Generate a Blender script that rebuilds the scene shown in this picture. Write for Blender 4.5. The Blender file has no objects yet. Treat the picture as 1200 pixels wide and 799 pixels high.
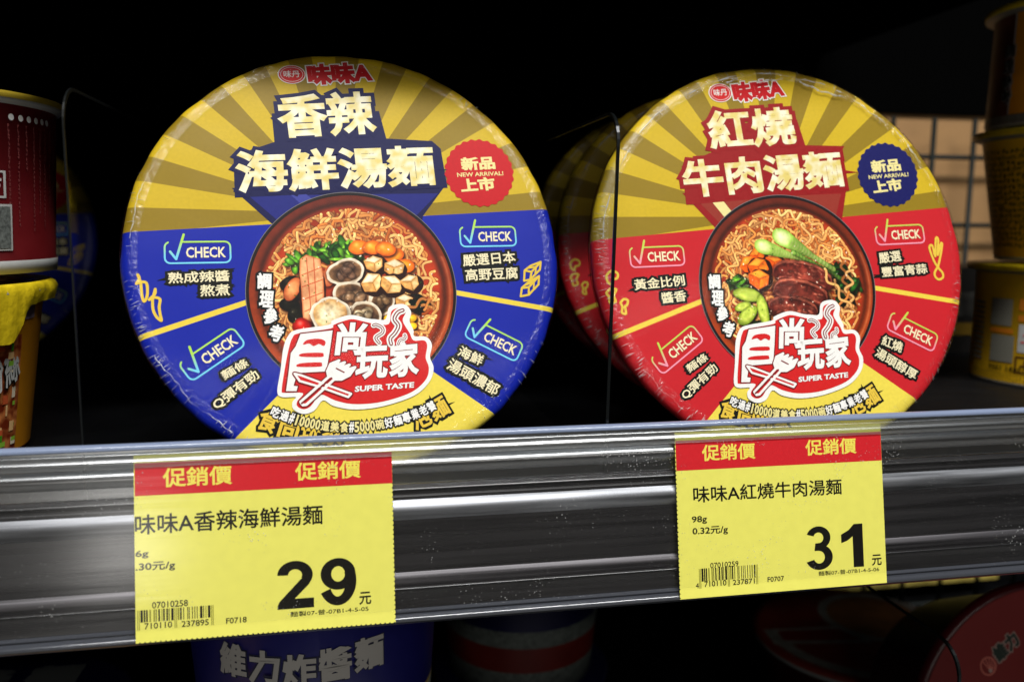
import bpy, bmesh, math, random
import numpy as np
from mathutils import Vector, Matrix
from mathutils.geometry import tessellate_polygon

SC = bpy.context.scene
COL = SC.collection
R_ = math.radians
random.seed(7)
rng = np.random.RandomState(11)

# ------------------------------------------------------------------ camera
cam_d = bpy.data.cameras.new('camera')
cam_d.sensor_width = 36.0
cam_d.lens = 30.0
cam_d.clip_start = 0.01
cam_d.clip_end = 20
cam_d.dof.use_dof = True
cam_d.dof.focus_distance = 0.292
cam_d.dof.aperture_fstop = 9.0
cam = bpy.data.objects.new('camera', cam_d)
COL.objects.link(cam)
yaw, pitch, roll = R_(10.731), R_(-7.885), R_(0.268)
fw = Vector((math.sin(yaw)*math.cos(pitch), math.cos(yaw)*math.cos(pitch), math.sin(pitch)))
r0 = Vector((math.cos(yaw), -math.sin(yaw), 0)); u0 = r0.cross(fw)
rr = r0*math.cos(roll) + u0*math.sin(roll); uu = u0*math.cos(roll) - r0*math.sin(roll)
Mc = Matrix((rr, uu, -fw)).transposed().to_4x4()
Mc.translation = Vector((0, -0.26523, 0.06966))
cam.matrix_world = Mc
SC.camera = cam

# ------------------------------------------------------------------ world and lamps (shop lighting)
w = bpy.data.worlds.new('World'); SC.world = w; w.use_nodes = True
w.node_tree.nodes['Background'].inputs[0].default_value = (0.80, 0.90, 1.0, 1)
w.node_tree.nodes['Background'].inputs[1].default_value = 0.03
SC.view_settings.view_transform = 'Standard'
SC.view_settings.look = 'None'
SC.view_settings.gamma = 1
SC.view_settings.exposure = 0.0

def area(name, loc, target, sx, sy, power, col=(1, .97, .92)):
    l = bpy.data.lights.new(name, 'AREA'); l.shape = 'RECTANGLE'; l.size = sx; l.size_y = sy
    l.energy = power; l.color = col
    o = bpy.data.objects.new(name, l); COL.objects.link(o); o.location = loc
    o.rotation_euler = (Vector(target)-Vector(loc)).to_track_quat('-Z', 'Y').to_euler()
    return o
area('ceiling_tube', (0.15, -0.75, 1.25), (0.08, 0, 0), 1.3, 0.09, 20)
area('ceiling_tube', (0.3, -1.35, 2.2), (0.08, 0, 0), 2.4, 0.12, 44, (.92, .96, 1))
area('ceiling_tube', (0.5, -2.85, 1.45), (0.08, 0, -.05), 2.6, 0.12, 8, (1, .95, .88))
area('aisle_lamp', (-0.54, -1.98, -0.05), (-0.07, 0, -0.03), 0.16, 0.07, 0.9)

# ------------------------------------------------------------------ materials
def srgb(r, g, b):
    f = lambda c: (c/255/12.92) if c/255 <= .04045 else ((c/255+.055)/1.055)**2.4
    return (f(r), f(g), f(b))
MATS = {}
def mat(name, col, rough=.5, metal=0, noise=.0, nscale=200, bump=0, bscale=600, spec=.5, coat=0, stretch=None):
    if name in MATS: return MATS[name]
    m = bpy.data.materials.new(name); m.use_nodes = True; nt = m.node_tree; b = nt.nodes['Principled BSDF']
    b.inputs['Base Color'].default_value = (*col, 1); b.inputs['Roughness'].default_value = rough
    b.inputs['Metallic'].default_value = metal; b.inputs['Specular IOR Level'].default_value = spec
    b.inputs['Coat Weight'].default_value = coat
    tc = nt.nodes.new('ShaderNodeTexCoord')
    src = tc.outputs['Object']
    if stretch:
        mp = nt.nodes.new('ShaderNodeMapping'); mp.inputs['Scale'].default_value = stretch
        nt.links.new(src, mp.inputs[0]); src = mp.outputs[0]
    if noise:
        n = nt.nodes.new('ShaderNodeTexNoise'); n.inputs['Scale'].default_value = nscale; n.inputs['Detail'].default_value = 5
        nt.links.new(src, n.inputs['Vector'])
        mr = nt.nodes.new('ShaderNodeMapRange'); mr.inputs['From Min'].default_value = .3; mr.inputs['From Max'].default_value = .7
        mr.inputs['To Min'].default_value = 1-noise; mr.inputs['To Max'].default_value = 1+noise
        nt.links.new(n.outputs['Fac'], mr.inputs['Value'])
        mx = nt.nodes.new('ShaderNodeVectorMath'); mx.operation = 'SCALE'; mx.inputs[0].default_value = col
        nt.links.new(mr.outputs[0], mx.inputs['Scale']); nt.links.new(mx.outputs[0], b.inputs['Base Color'])
        mr2 = nt.nodes.new('ShaderNodeMapRange'); mr2.inputs['To Min'].default_value = max(.02, rough*.8); mr2.inputs['To Max'].default_value = min(1, rough*1.25)
        nt.links.new(n.outputs['Fac'], mr2.inputs['Value']); nt.links.new(mr2.outputs[0], b.inputs['Roughness'])
    if bump:
        n2 = nt.nodes.new('ShaderNodeTexNoise'); n2.inputs['Scale'].default_value = bscale; n2.inputs['Detail'].default_value = 3
        nt.links.new(src, n2.inputs['Vector'])
        bp = nt.nodes.new('ShaderNodeBump'); bp.inputs['Strength'].default_value = bump; bp.inputs['Distance'].default_value = .0005
        nt.links.new(n2.outputs['Fac'], bp.inputs['Height']); nt.links.new(bp.outputs[0], b.inputs['Normal'])
    MATS[name] = m
    return m
def ink(name, rgb, rough=.42):
    return mat('ink_'+name, srgb(*rgb), rough, noise=.05, nscale=900, spec=.18)

class NB:
    """tiny expression builder for math nodes"""
    def __init__(s, nt): s.nt = nt
    def m(s, op, *a):
        n = s.nt.nodes.new('ShaderNodeMath'); n.operation = op
        for i, v in enumerate(a):
            if isinstance(v, (int, float)): n.inputs[i].default_value = v
            else: s.nt.links.new(v, n.inputs[i])
        return n.outputs[0]
    def mix(s, f, a, b):
        n = s.nt.nodes.new('ShaderNodeMix'); n.data_type = 'RGBA'
        for sock, v in ((n.inputs[0], f), (n.inputs[6], a), (n.inputs[7], b)):
            if isinstance(v, (int, float)): sock.default_value = v
            elif isinstance(v, tuple): sock.default_value = (*v, 1)
            else: s.nt.links.new(v, sock)
        return n.outputs[2]

def print_material(name, field):
    """the lid's flat print: sunburst above, coloured field with stripes and a yellow wedge below"""
    m = bpy.data.materials.new(name); m.use_nodes = True; nt = m.node_tree; b = nt.nodes['Principled BSDF']; e = NB(nt)
    tc = nt.nodes.new('ShaderNodeTexCoord'); sp = nt.nodes.new('ShaderNodeSeparateXYZ')
    nt.links.new(tc.outputs['Object'], sp.inputs[0])
    x = e.m('DIVIDE', sp.outputs[0], RAD); y = e.m('DIVIDE', sp.outputs[1], RAD)
    ang = e.m('ARCTAN2', e.m('SUBTRACT', y, .202), e.m('SUBTRACT', x, -.046))
    fr = e.m('FRACT', e.m('ADD', e.m('MULTIPLY', ang, 22/(2*math.pi)), 10.30))
    ray = e.m('LESS_THAN', fr, .5)
    gold = e.mix(ray, srgb(206, 174, 34), srgb(146, 120, 26))
    top = e.m('GREATER_THAN', y, .166)
    ax = e.m('ABSOLUTE', e.m('ADD', x, .07))
    st = e.m('LESS_THAN', e.m('ABSOLUTE', e.m('SUBTRACT', y, e.m('SUBTRACT', -.078, e.m('MULTIPLY', ax, .264)))), .0125)
    ab = e.m('ABSOLUTE', e.m('ADD', x, .02))
    bot = e.m('LESS_THAN', y, e.m('SUBTRACT', -.30, e.m('MULTIPLY', ab, .857)))
    c = e.mix(st, srgb(*field), srgb(236, 208, 72))
    c = e.mix(bot, c, srgb(238, 216, 82))
    c = e.mix(top, c, gold)
    nz = nt.nodes.new('ShaderNodeTexNoise'); nz.inputs['Scale'].default_value = 900; nt.links.new(tc.outputs['Object'], nz.inputs['Vector'])
    k = e.m('ADD', .90, e.m('MULTIPLY', nz.outputs['Fac'], .2))
    sc = nt.nodes.new('ShaderNodeVectorMath'); sc.operation = 'SCALE'; nt.links.new(c, sc.inputs[0]); nt.links.new(k, sc.inputs['Scale'])
    nt.links.new(sc.outputs[0], b.inputs['Base Color'])
    n2 = nt.nodes.new('ShaderNodeTexNoise'); n2.inputs['Scale'].default_value = 22; n2.inputs['Detail'].default_value = 2
    nt.links.new(tc.outputs['Object'], n2.inputs['Vector'])
    bp = nt.nodes.new('ShaderNodeBump'); bp.inputs['Strength'].default_value = .25; bp.inputs['Distance'].default_value = .004
    nt.links.new(n2.outputs['Fac'], bp.inputs['Height']); nt.links.new(bp.outputs[0], b.inputs['Normal'])
    b.inputs['Roughness'].default_value = .42; b.inputs['Specular IOR Level'].default_value = .2
    return m

def film_material(name, tint=(.97, .97, .97), rough=.12, gain=.9, bump=.5, bscale=(180, 180, 180), base=.02, dust=0):
    """thin clear plastic: see-through with a glossy skin"""
    m = bpy.data.materials.new(name); m.use_nodes = True; nt = m.node_tree; e = NB(nt)
    nt.nodes.remove(nt.nodes['Principled BSDF']); out = nt.nodes['Material Output']
    tr = nt.nodes.new('ShaderNodeBsdfTransparent'); tr.inputs[0].default_value = (*tint, 1)
    gl = nt.nodes.new('ShaderNodeBsdfGlossy'); gl.inputs['Roughness'].default_value = rough
    tc = nt.nodes.new('ShaderNodeTexCoord'); mp = nt.nodes.new('ShaderNodeMapping'); mp.inputs['Scale'].default_value = bscale
    nt.links.new(tc.outputs['Object'], mp.inputs[0])
    nz = nt.nodes.new('ShaderNodeTexNoise'); nz.inputs['Scale'].default_value = 1; nz.inputs['Detail'].default_value = 4
    nt.links.new(mp.outputs[0], nz.inputs['Vector'])
    bp = nt.nodes.new('ShaderNodeBump'); bp.inputs['Strength'].default_value = bump; bp.inputs['Distance'].default_value = .001
    nt.links.new(nz.outputs['Fac'], bp.inputs['Height']); nt.links.new(bp.outputs[0], gl.inputs['Normal'])
    lw = nt.nodes.new('ShaderNodeLayerWeight'); lw.inputs['Blend'].default_value = .5
    fr = e.m('ADD', .035, e.m('MULTIPLY', e.m('POWER', lw.outputs['Facing'], 5.0), .9))
    f = e.m('MINIMUM', e.m('ADD', e.m('MULTIPLY', fr, gain), base), 1.0)
    mx = nt.nodes.new('ShaderNodeMixShader'); nt.links.new(f, mx.inputs[0])
    nt.links.new(tr.outputs[0], mx.inputs[1]); nt.links.new(gl.outputs[0], mx.inputs[2])
    res = mx.outputs[0]
    if dust:
        v = nt.nodes.new('ShaderNodeTexVoronoi'); v.inputs['Scale'].default_value = 760
        nt.links.new(tc.outputs['Object'], v.inputs['Vector'])
        n3 = nt.nodes.new('ShaderNodeTexNoise'); n3.inputs['Scale'].default_value = 60; nt.links.new(tc.outputs['Object'], n3.inputs['Vector'])
        d = e.m('LESS_THAN', v.outputs['Distance'], e.m('MULTIPLY', e.m('SUBTRACT', n3.outputs['Fac'], .42), dust))
        df = nt.nodes.new('ShaderNodeBsdfDiffuse'); df.inputs[0].default_value = (.6, .6, .58, 1)
        m2 = nt.nodes.new('ShaderNodeMixShader'); nt.links.new(e.m('MULTIPLY', d, .5), m2.inputs[0])
        nt.links.new(res, m2.inputs[1]); nt.links.new(df.outputs[0], m2.inputs[2]); res = m2.outputs[0]
    nt.links.new(res, out.inputs[0])
    return m

# ------------------------------------------------------------------ scene helpers
def link(o, parent=None):
    COL.objects.link(o)
    if parent is not None: o.parent = parent
    return o
def tag(o, label=None, cat=None, group=None, kind=None):
    for k, v in (('label', label), ('category', cat), ('group', group), ('kind', kind)):
        if v: o[k] = v
    return o
def empty(name, loc, label, cat, group=None, rz=0):
    o = bpy.data.objects.new(name, None); o.empty_display_size = .02; COL.objects.link(o)
    o.location = loc; o.rotation_euler = (0, 0, rz); tag(o, label, cat, group); return o
def copy_tree(o, parent=None):
    c = o.copy(); COL.objects.link(c)
    if parent is not None: c.parent = parent
    for ch in o.children: copy_tree(ch, c)
    return c

class MB:
    """collects faces of several materials into one mesh"""
    def __init__(s): s.v = []; s.f = []; s.mi = []; s.mats = []; s.sm = []
    def idx(s, m):
        if m not in s.mats: s.mats.append(m)
        return s.mats.index(m)
    def add(s, verts, faces, m, smooth=False):
        o = len(s.v); s.v += [tuple(p) for p in verts]; i = s.idx(m)
        s.f += [tuple(o+k for k in f) for f in faces]; s.mi += [i]*len(faces); s.sm += [smooth]*len(faces)
    def poly(s, pts, z, m):
        P = [Vector((p[0], p[1], 0)) for p in pts]
        tris = tessellate_polygon([P]); out = []
        for t in tris:
            a, b, c = [P[i] for i in t]
            out.append(tuple(t) if (b-a).cross(c-a).z > 0 else tuple(reversed(t)))
        s.add([(p.x, p.y, z) for p in P], out, m)
    def stroke(s, pts, wd, z, m, closed=False, n=5):
        """a round-ended line of width wd"""
        h = wd/2; P = list(pts)+([pts[0]] if closed else [])
        for k, (a, b) in enumerate(zip(P[:-1], P[1:])):
            a = Vector(a[:2]); b = Vector(b[:2]); d = b-a
            if d.length < 1e-9: continue
            d.normalize(); nrm = Vector((-d.y, d.x)); zz = z+k*2e-7
            ring = []
            for q in range(n+1):
                t = -math.pi/2+math.pi*q/n; ring.append(b+d*(h*math.cos(t))+nrm*(h*math.sin(t)))
            for q in range(n+1):
                t = math.pi/2+math.pi*q/n; ring.append(a+d*(h*math.cos(t))+nrm*(h*math.sin(t)))
            s.add([(p.x, p.y, zz) for p in ring], [tuple(range(len(ring)))], m)
    def disc(s, c, rx, ry, z, m, n=40, rot=0):
        cr, sr = math.cos(rot), math.sin(rot)
        pts = [(c[0]+rx*math.cos(t)*cr-ry*math.sin(t)*sr, c[1]+rx*math.cos(t)*sr+ry*math.sin(t)*cr) for t in [2*math.pi*k/n for k in range(n)]]
        s.add([(p[0], p[1], z) for p in pts], [tuple(range(n))], m)
    def lathe(s, prof, mfun, n=96, wob=None, smooth=True):
        """profile (r, z) turned about z; mfun(k) gives the material of ring k"""
        V = []
        for k, (r, z) in enumerate(prof):
            for j in range(n):
                t = 2*math.pi*j/n; q = r*(1+(wob(t, k) if wob else 0)); V.append((q*math.cos(t), q*math.sin(t), z))
        for k in range(len(prof)-1):
            fs = [(k*n+j, k*n+(j+1) % n, (k+1)*n+(j+1) % n, (k+1)*n+j) for j in range(n)]
            s.add([], [], mfun(k)); i = s.idx(mfun(k)); o = len(s.v)
            s.f += [tuple(o+q for q in f) for f in fs]; s.mi += [i]*n; s.sm += [smooth]*n
        s.v += V
    def box(s, a, b, m):
        x0, y0, z0 = a; x1, y1, z1 = b
        s.add([(x0, y0, z0), (x1, y0, z0), (x1, y1, z0), (x0, y1, z0), (x0, y0, z1), (x1, y0, z1), (x1, y1, z1), (x0, y1, z1)],
              [(3, 2, 1, 0), (4, 5, 6, 7), (0, 1, 5, 4), (1, 2, 6, 5), (2, 3, 7, 6), (3, 0, 4, 7)], m)
    def extrude(s, poly, axis, a, b, m, smooth=False):
        """closed 2-D outline pushed along an axis (0 = x: outline is (y, z))"""
        n = len(poly)
        mk = (lambda p, t: (t, p[0], p[1])) if axis == 0 else ((lambda p, t: (p[0], t, p[1])) if axis == 1 else (lambda p, t: (p[0], p[1], t)))
        V = [mk(p, a) for p in poly]+[mk(p, b) for p in poly]
        F = [(i, (i+1) % n, n+(i+1) % n, n+i) for i in range(n)]
        s.add(V, F, m, smooth)
        tr = tessellate_polygon([[Vector((p[0], p[1], 0)) for p in poly]])
        s.add(V, [tuple(t) for t in tr]+[tuple(n+i for i in reversed(t)) for t in tr], m)
    def build(s, name, parent=None, fix=False):
        me = bpy.data.meshes.new(name); me.from_pydata(s.v, [], s.f)
        for m in s.mats: me.materials.append(m)
        me.polygons.foreach_set('material_index', s.mi); me.polygons.foreach_set('use_smooth', s.sm)
        me.update()
        if fix:
            bm = bmesh.new(); bm.from_mesh(me); bmesh.ops.recalc_face_normals(bm, faces=bm.faces); bm.to_mesh(me); bm.free()
        return link(bpy.data.objects.new(name, me), parent)

_gc = {}
def glyphs(text, bold, res=2):
    """lettering as verts and faces at 1 em, bold by a rounded swell of the outline; returns verts, faces, box"""
    key = (text, round(bold, 4), res)
    if key in _gc: return _gc[key]
    c = bpy.data.curves.new('lettering', 'FONT'); c.body = text; c.size = 1; c.resolution_u = res
    c.bevel_depth = bold; c.bevel_resolution = 1
    o = bpy.data.objects.new('lettering', c); COL.objects.link(o)
    me = bpy.data.meshes.new_from_object(o.evaluated_get(bpy.context.evaluated_depsgraph_get()))
    V = np.empty(len(me.vertices)*3, 'f'); me.vertices.foreach_get('co', V); V = V.reshape(-1, 3)
    F = [tuple(p.vertices) for p in me.polygons]
    bpy.data.objects.remove(o); bpy.data.curves.remove(c); bpy.data.meshes.remove(me)
    bb = (V[:, 0].min()+bold, V[:, 0].max()-bold, V[:, 1].min()+bold, V[:, 1].max()-bold)
    _gc[key] = (V, F, bb); return _gc[key]
def text(mb, s, p0, p1, h, m, z, bold=.03, res=2, shear=0, thick=9e-6, grow=0):
    """lettering fitted from p0 to p1 along its baseline, h tall; grow swells an outline behind it"""
    V, F, bb = glyphs(s, bold+grow, res)
    g = grow
    x0, x1, y0, y1 = bb
    # the box of the plain letters does not grow
    V0, F0, b0 = (V, F, bb) if not grow else glyphs(s, bold, res)
    x0, x1, y0, y1 = b0[0]-bold, b0[1]+bold, b0[2]-bold, b0[3]+bold
    p0 = Vector(p0); p1 = Vector(p1); ux = (p1-p0); L = ux.length; ux.normalize(); uy = Vector((-ux.y, ux.x))
    sx = L/(x1-x0); sy = h/(y1-y0)
    zs = thick/max(.01, bold+grow)
    a = (V[:, 0]-x0)*sx; b = (V[:, 1]-y0)*sy; a = a+b*shear
    out = np.stack([p0.x+ux.x*a+uy.x*b, p0.y+ux.y*a+uy.y*b, z+V[:, 2]*zs], 1)
    mb.add(out.tolist(), F, m)
def smooth_loop(pts, n=4, closed=True):
    """Catmull-Rom through the points"""
    N = len(pts); out = []
    rngk = range(N) if closed else range(N-1)
    for k in rngk:
        if closed: p = [pts[(k-1) % N], pts[k], pts[(k+1) % N], pts[(k+2) % N]]
        else: p = [pts[max(0, k-1)], pts[k], pts[k+1], pts[min(N-1, k+2)]]
        for q in range(n):
            t = q/n
            out.append(tuple(.5*((2*p[1][i])+(-p[0][i]+p[2][i])*t+(2*p[0][i]-5*p[1][i]+4*p[2][i]-p[3][i])*t*t+(-p[0][i]+3*p[1][i]-3*p[2][i]+p[3][i])*t**3) for i in (0, 1)))
    if not closed: out.append(tuple(pts[-1]))
    return out
def wrap(mb, text_s, cx, cy, r, a0, a1, z0, h, m, bold=.03, res=1, tilt=0, sag=0, taper=0, off=3e-4):
    """lettering on an upright cylinder from azimuth a0 to a1 (degrees, left to right seen from outside)"""
    V, F, b = glyphs(text_s, bold, res)
    x0, x1, y0, y1 = b
    u = (V[:, 0]-x0)/(x1-x0); v = (V[:, 1]-y0)/(y1-y0)
    az = np.radians(a0+(a1-a0)*u); z = z0+h*v+tilt*u+sag*(2*u-1)**2
    rad = r+off+taper*(z-z0)+V[:, 2]*1e-4
    mb.add(np.stack([cx+rad*np.cos(az), cy+rad*np.sin(az), z], 1).tolist(), F, m)

RAD = 0.074
LY = 4.5e-5        # one layer of print above the next
D1 = {
    'title1': [(-0.2749, 0.5710), (0.1825, 0.5821), (-0.2585, 0.7948)],
    'title2': [(-0.4863, 0.3156), (0.4369, 0.3129), (-0.4728, 0.5237)],
    'brand': [(-0.1174, 0.8354), (0.1910, 0.8483), (-0.1070, 0.9437)],
    'oval': [(-0.1910, 0.8925), (-0.1314, 0.8961), (-0.1869, 0.9357)],
    'badge': [(0.6564, 0.3684), (0.8298, 0.3610), (0.6794, 0.5445)],
    'b1': [(0.5680, 0.3809), (0.7407, 0.3825), (0.5768, 0.4507)],
    'b2': [(0.5430, 0.3515), (0.7756, 0.3500), (0.5457, 0.3732)],
    'b3': [(0.5543, 0.2727), (0.7266, 0.2774), (0.5630, 0.3419)],
    'chkA': [(-0.6750, 0.0550), (-0.5414, 0.0479)],
    'chkB': [(-0.6498, -0.4072), (-0.5406, -0.3422)],
    'chkC': [(0.6569, 0.0446), (0.8026, 0.0377)],
    'chkD': [(0.6190, -0.4633), (0.7359, -0.5366)],
    'tA1': [(-0.8078, -0.0795), (-0.5509, -0.0875), (-0.8062, -0.0275)],
    'tA2': [(-0.6796, -0.1475), (-0.5540, -0.1518), (-0.6791, -0.0933)],
    'tB1': [(-0.6079, -0.5290), (-0.4974, -0.4742), (-0.6206, -0.4879)],
    'tB2': [(-0.6469, -0.6588), (-0.4553, -0.5321), (-0.6655, -0.6081)],
    'tC1': [(0.5158, -0.0971), (0.7798, -0.0963), (0.5192, -0.0369)],
    'tC2': [(0.5192, -0.1688), (0.7800, -0.1759), (0.5215, -0.1084)],
    'tD1': [(0.4294, -0.5190), (0.5365, -0.5827), (0.4485, -0.4653)],
    'tD2': [(0.3694, -0.5754), (0.5895, -0.7314), (0.4021, -0.5220)],
    'chef': [(-0.4034, -0.0987), (-0.4010, -0.1810), (-0.3900, -0.2613), (-0.3729, -0.3390)],
    'arc': [(-0.4374, -0.7012), (-0.1802, -0.8051), (-0.0932, -0.8194), (0.1069, -0.8147), (0.3109, -0.7573)],
    'big': [(-0.4756, -0.7659), (-0.3992, -0.8014), (0.2273, -0.8246), (0.3328, -0.8074)],
    'S': [(-0.0459, 0.2022)],
    'backTL': [(-0.4974, 0.3161), (-0.3602, 0.1709), (0.3566, 0.1289), (0.4682, 0.2942)],
    'chil1': [(-0.9292, -0.0285), (-0.9236, -0.0476), (-0.9373, -0.0678), (-0.9167, -0.0619), (-0.8968, -0.0684), (-0.8944, -0.0998), (-0.8987, -0.1305), (-0.9112, -0.1494), (-0.9177, -0.1290), (-0.9190, -0.0978), (-0.9193, -0.0667)],
    'chil2': [(-0.8626, -0.0985), (-0.8663, -0.1207), (-0.8905, -0.1436), (-0.8707, -0.1353), (-0.8464, -0.1447), (-0.8521, -0.1778), (-0.8501, -0.2152), (-0.8473, -0.2402), (-0.8654, -0.2225), (-0.8777, -0.1881), (-0.8770, -0.1447)],
    'tofu': [(0.8164, -0.1368), (0.8506, -0.1154), (0.9042, -0.0996), (0.8944, -0.1382), (0.8380, -0.1844), (0.8065, -0.1876), (0.8164, -0.1368), (0.8505, -0.1463), (0.9042, -0.0996)],
    'tofu2': [(0.7903, -0.2225), (0.8217, -0.1999), (0.8856, -0.1698), (0.8768, -0.2111), (0.8205, -0.2582), (0.7790, -0.2631), (0.7903, -0.2225), (0.8258, -0.2211), (0.8856, -0.1698)],
    'logoOut': [(-0.3210, -0.3542), (-0.2804, -0.3322), (-0.1410, -0.3225), (-0.1249, -0.3052), (-0.0654, -0.2879), (-0.0218, -0.2879), (0.0346, -0.3079), (0.0706, -0.3148), (0.1182, -0.3190), (0.1388, -0.2675), (0.1740, -0.2536), (0.2184, -0.2589), (0.2406, -0.2952), (0.2283, -0.3362), (0.2416, -0.3832), (0.2423, -0.4099), (0.2978, -0.4188), (0.3195, -0.4590), (0.3030, -0.5144), (0.3144, -0.5647), (0.2923, -0.6227), (0.2298, -0.6759), (0.1451, -0.7037), (0.0336, -0.7206), (-0.0740, -0.7172), (-0.1567, -0.6918), (-0.1996, -0.6617), (-0.2423, -0.7038), (-0.2918, -0.7125), (-0.3310, -0.6865), (-0.3314, -0.6543), (-0.3157, -0.6345), (-0.3738, -0.6281), (-0.3920, -0.6010), (-0.3700, -0.5097), (-0.3484, -0.4102)],
    'logoRed': [(-0.3047, -0.3667), (-0.2750, -0.3496), (-0.1342, -0.3402), (-0.1183, -0.3245), (-0.0640, -0.3091), (-0.0274, -0.3063), (0.0291, -0.3248), (0.0683, -0.3358), (0.1304, -0.3428), (0.1478, -0.2873), (0.1756, -0.2721), (0.2053, -0.2746), (0.2140, -0.2968), (0.1963, -0.3334), (0.2217, -0.3928), (0.2362, -0.4298), (0.2846, -0.4344), (0.2966, -0.4606), (0.2825, -0.5161), (0.2920, -0.5624), (0.2746, -0.6133), (0.2168, -0.6596), (0.1399, -0.6846), (0.0360, -0.6989), (-0.0714, -0.6927), (-0.1472, -0.6675), (-0.2075, -0.6355), (-0.2540, -0.6809), (-0.2864, -0.6916), (-0.3126, -0.6757), (-0.3105, -0.6530), (-0.2831, -0.6200), (-0.3618, -0.6100), (-0.3723, -0.5959), (-0.3528, -0.5115), (-0.3270, -0.4195)],
    'shi': [(-0.2683, -0.3532), (-0.1258, -0.3499), (-0.1503, -0.4513), (-0.1727, -0.5336), (-0.2953, -0.5283), (-0.3125, -0.5627), (-0.3200, -0.5836), (-0.3023, -0.5876), (-0.3098, -0.6085), (-0.3544, -0.6036), (-0.3370, -0.5276), (-0.3180, -0.4350), (-0.2945, -0.4080)],
    'h1': [(-0.2624, -0.4023), (-0.2436, -0.3894), (-0.1904, -0.3884), (-0.1629, -0.3984), (-0.1714, -0.4124), (-0.1919, -0.4045), (-0.2172, -0.4095), (-0.2340, -0.4006)],
    'h2': [(-0.2800, -0.4548), (-0.2665, -0.4459), (-0.1857, -0.4493), (-0.1771, -0.4561), (-0.1870, -0.4625)],
    'h3': [(-0.2961, -0.4991), (-0.2812, -0.4897), (-0.1970, -0.4923), (-0.1885, -0.4990), (-0.1983, -0.5054)],
    'lshang': [(-0.1323, -0.4641), (0.0054, -0.4776), (-0.1043, -0.3145)],
    'lwan': [(-0.0530, -0.5849), (0.0951, -0.5930), (-0.0155, -0.4346)],
    'ljia': [(0.1024, -0.5938), (0.2432, -0.5935), (0.1391, -0.4306)],
    'sup': [(-0.0573, -0.6402), (0.2122, -0.6486), (-0.0560, -0.6140)],
    'fork': [(-0.2881, -0.6735), (-0.2971, -0.6581), (-0.1647, -0.5600), (-0.1678, -0.5341), (-0.1505, -0.5028), (-0.1114, -0.4905), (-0.1315, -0.5121), (-0.0875, -0.5018), (-0.1114, -0.5252), (-0.0673, -0.5149), (-0.0912, -0.5383), (-0.0434, -0.5284), (-0.0722, -0.5623), (-0.1095, -0.5768), (-0.1412, -0.5734), (-0.2728, -0.6730)],
    'stick': [(-0.3108, -0.5303), (-0.2825, -0.5405), (-0.2022, -0.5816), (-0.0738, -0.6465), (-0.0880, -0.6595), (-0.2110, -0.5988), (-0.2918, -0.5649)],
    'st1': [(0.1309, -0.4373), (0.1302, -0.4109), (0.1552, -0.3867), (0.1738, -0.3543), (0.1587, -0.3225), (0.1769, -0.2936), (0.2020, -0.2843)],
    'st2': [(0.0767, -0.4269), (0.0649, -0.4010), (0.0965, -0.3814), (0.0990, -0.3589), (0.0750, -0.3417), (0.0602, -0.3426)],
    'st3': [(0.1640, -0.4404), (0.1733, -0.4240), (0.1965, -0.4170), (0.1982, -0.4020)],
}
D2 = {
    'title1': [(-0.3021, 0.5666), (0.1786, 0.5642), (-0.2738, 0.7774)],
    'title2': [(-0.4804, 0.3315), (0.4020, 0.3225), (-0.4509, 0.5283)],
    'brand': [(-0.1276, 0.8096), (0.1616, 0.8245), (-0.1076, 0.9191)],
    'oval': [(-0.1968, 0.8688), (-0.1378, 0.8700), (-0.1886, 0.9144)],
    'tA1': [(-0.8161, -0.1002), (-0.5554, -0.1023), (-0.8141, -0.0455)],
    'tA2': [(-0.6878, -0.1790), (-0.5597, -0.1781), (-0.6830, -0.1245)],
    'tC1': [(0.5099, -0.0973), (0.6386, -0.0945), (0.5191, -0.0401)],
    'tC2': [(0.5096, -0.1673), (0.7727, -0.1728), (0.5161, -0.1141)],
    'tD1': [(0.4271, -0.5082), (0.5300, -0.5639), (0.4484, -0.4536)],
    'tD2': [(0.3780, -0.5584), (0.5751, -0.7091), (0.4093, -0.5105)],
    'scal': [(0.8364, -0.1463), (0.8210, -0.1054), (0.8113, -0.0387), (0.8307, -0.0300), (0.8353, -0.0871), (0.8585, 0.0031), (0.8719, -0.0021), (0.8509, -0.0820), (0.8812, -0.0254), (0.8883, -0.0327), (0.8565, -0.1088), (0.8393, -0.1465), (0.8562, -0.1744), (0.8560, -0.2006), (0.8290, -0.2109), (0.8113, -0.1935), (0.8136, -0.1702), (0.8364, -0.1463)],
    'mush': [(-0.9439, -0.0448), (-0.9453, -0.0144), (-0.9172, 0.0071), (-0.8885, -0.0079), (-0.8948, -0.0316), (-0.9177, -0.0353), (-0.9276, -0.0586), (-0.9439, -0.0448)],
    'mush2': [(-0.9371, -0.0793), (-0.9070, -0.0848), (-0.9239, -0.1133), (-0.9189, -0.1439), (-0.9478, -0.1469), (-0.9491, -0.1167), (-0.9585, -0.0976), (-0.9371, -0.0793)],
    'mush3': [(-0.8967, -0.1523), (-0.8780, -0.1362), (-0.8582, -0.1443), (-0.8670, -0.1675), (-0.8777, -0.1724), (-0.8769, -0.2061), (-0.8970, -0.2004), (-0.8902, -0.1734), (-0.8967, -0.1523)],
    'backTL': [(-0.4804, 0.3315), (-0.3655, 0.1593), (0.3374, 0.1504), (0.3992, 0.3090)],
}
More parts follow.
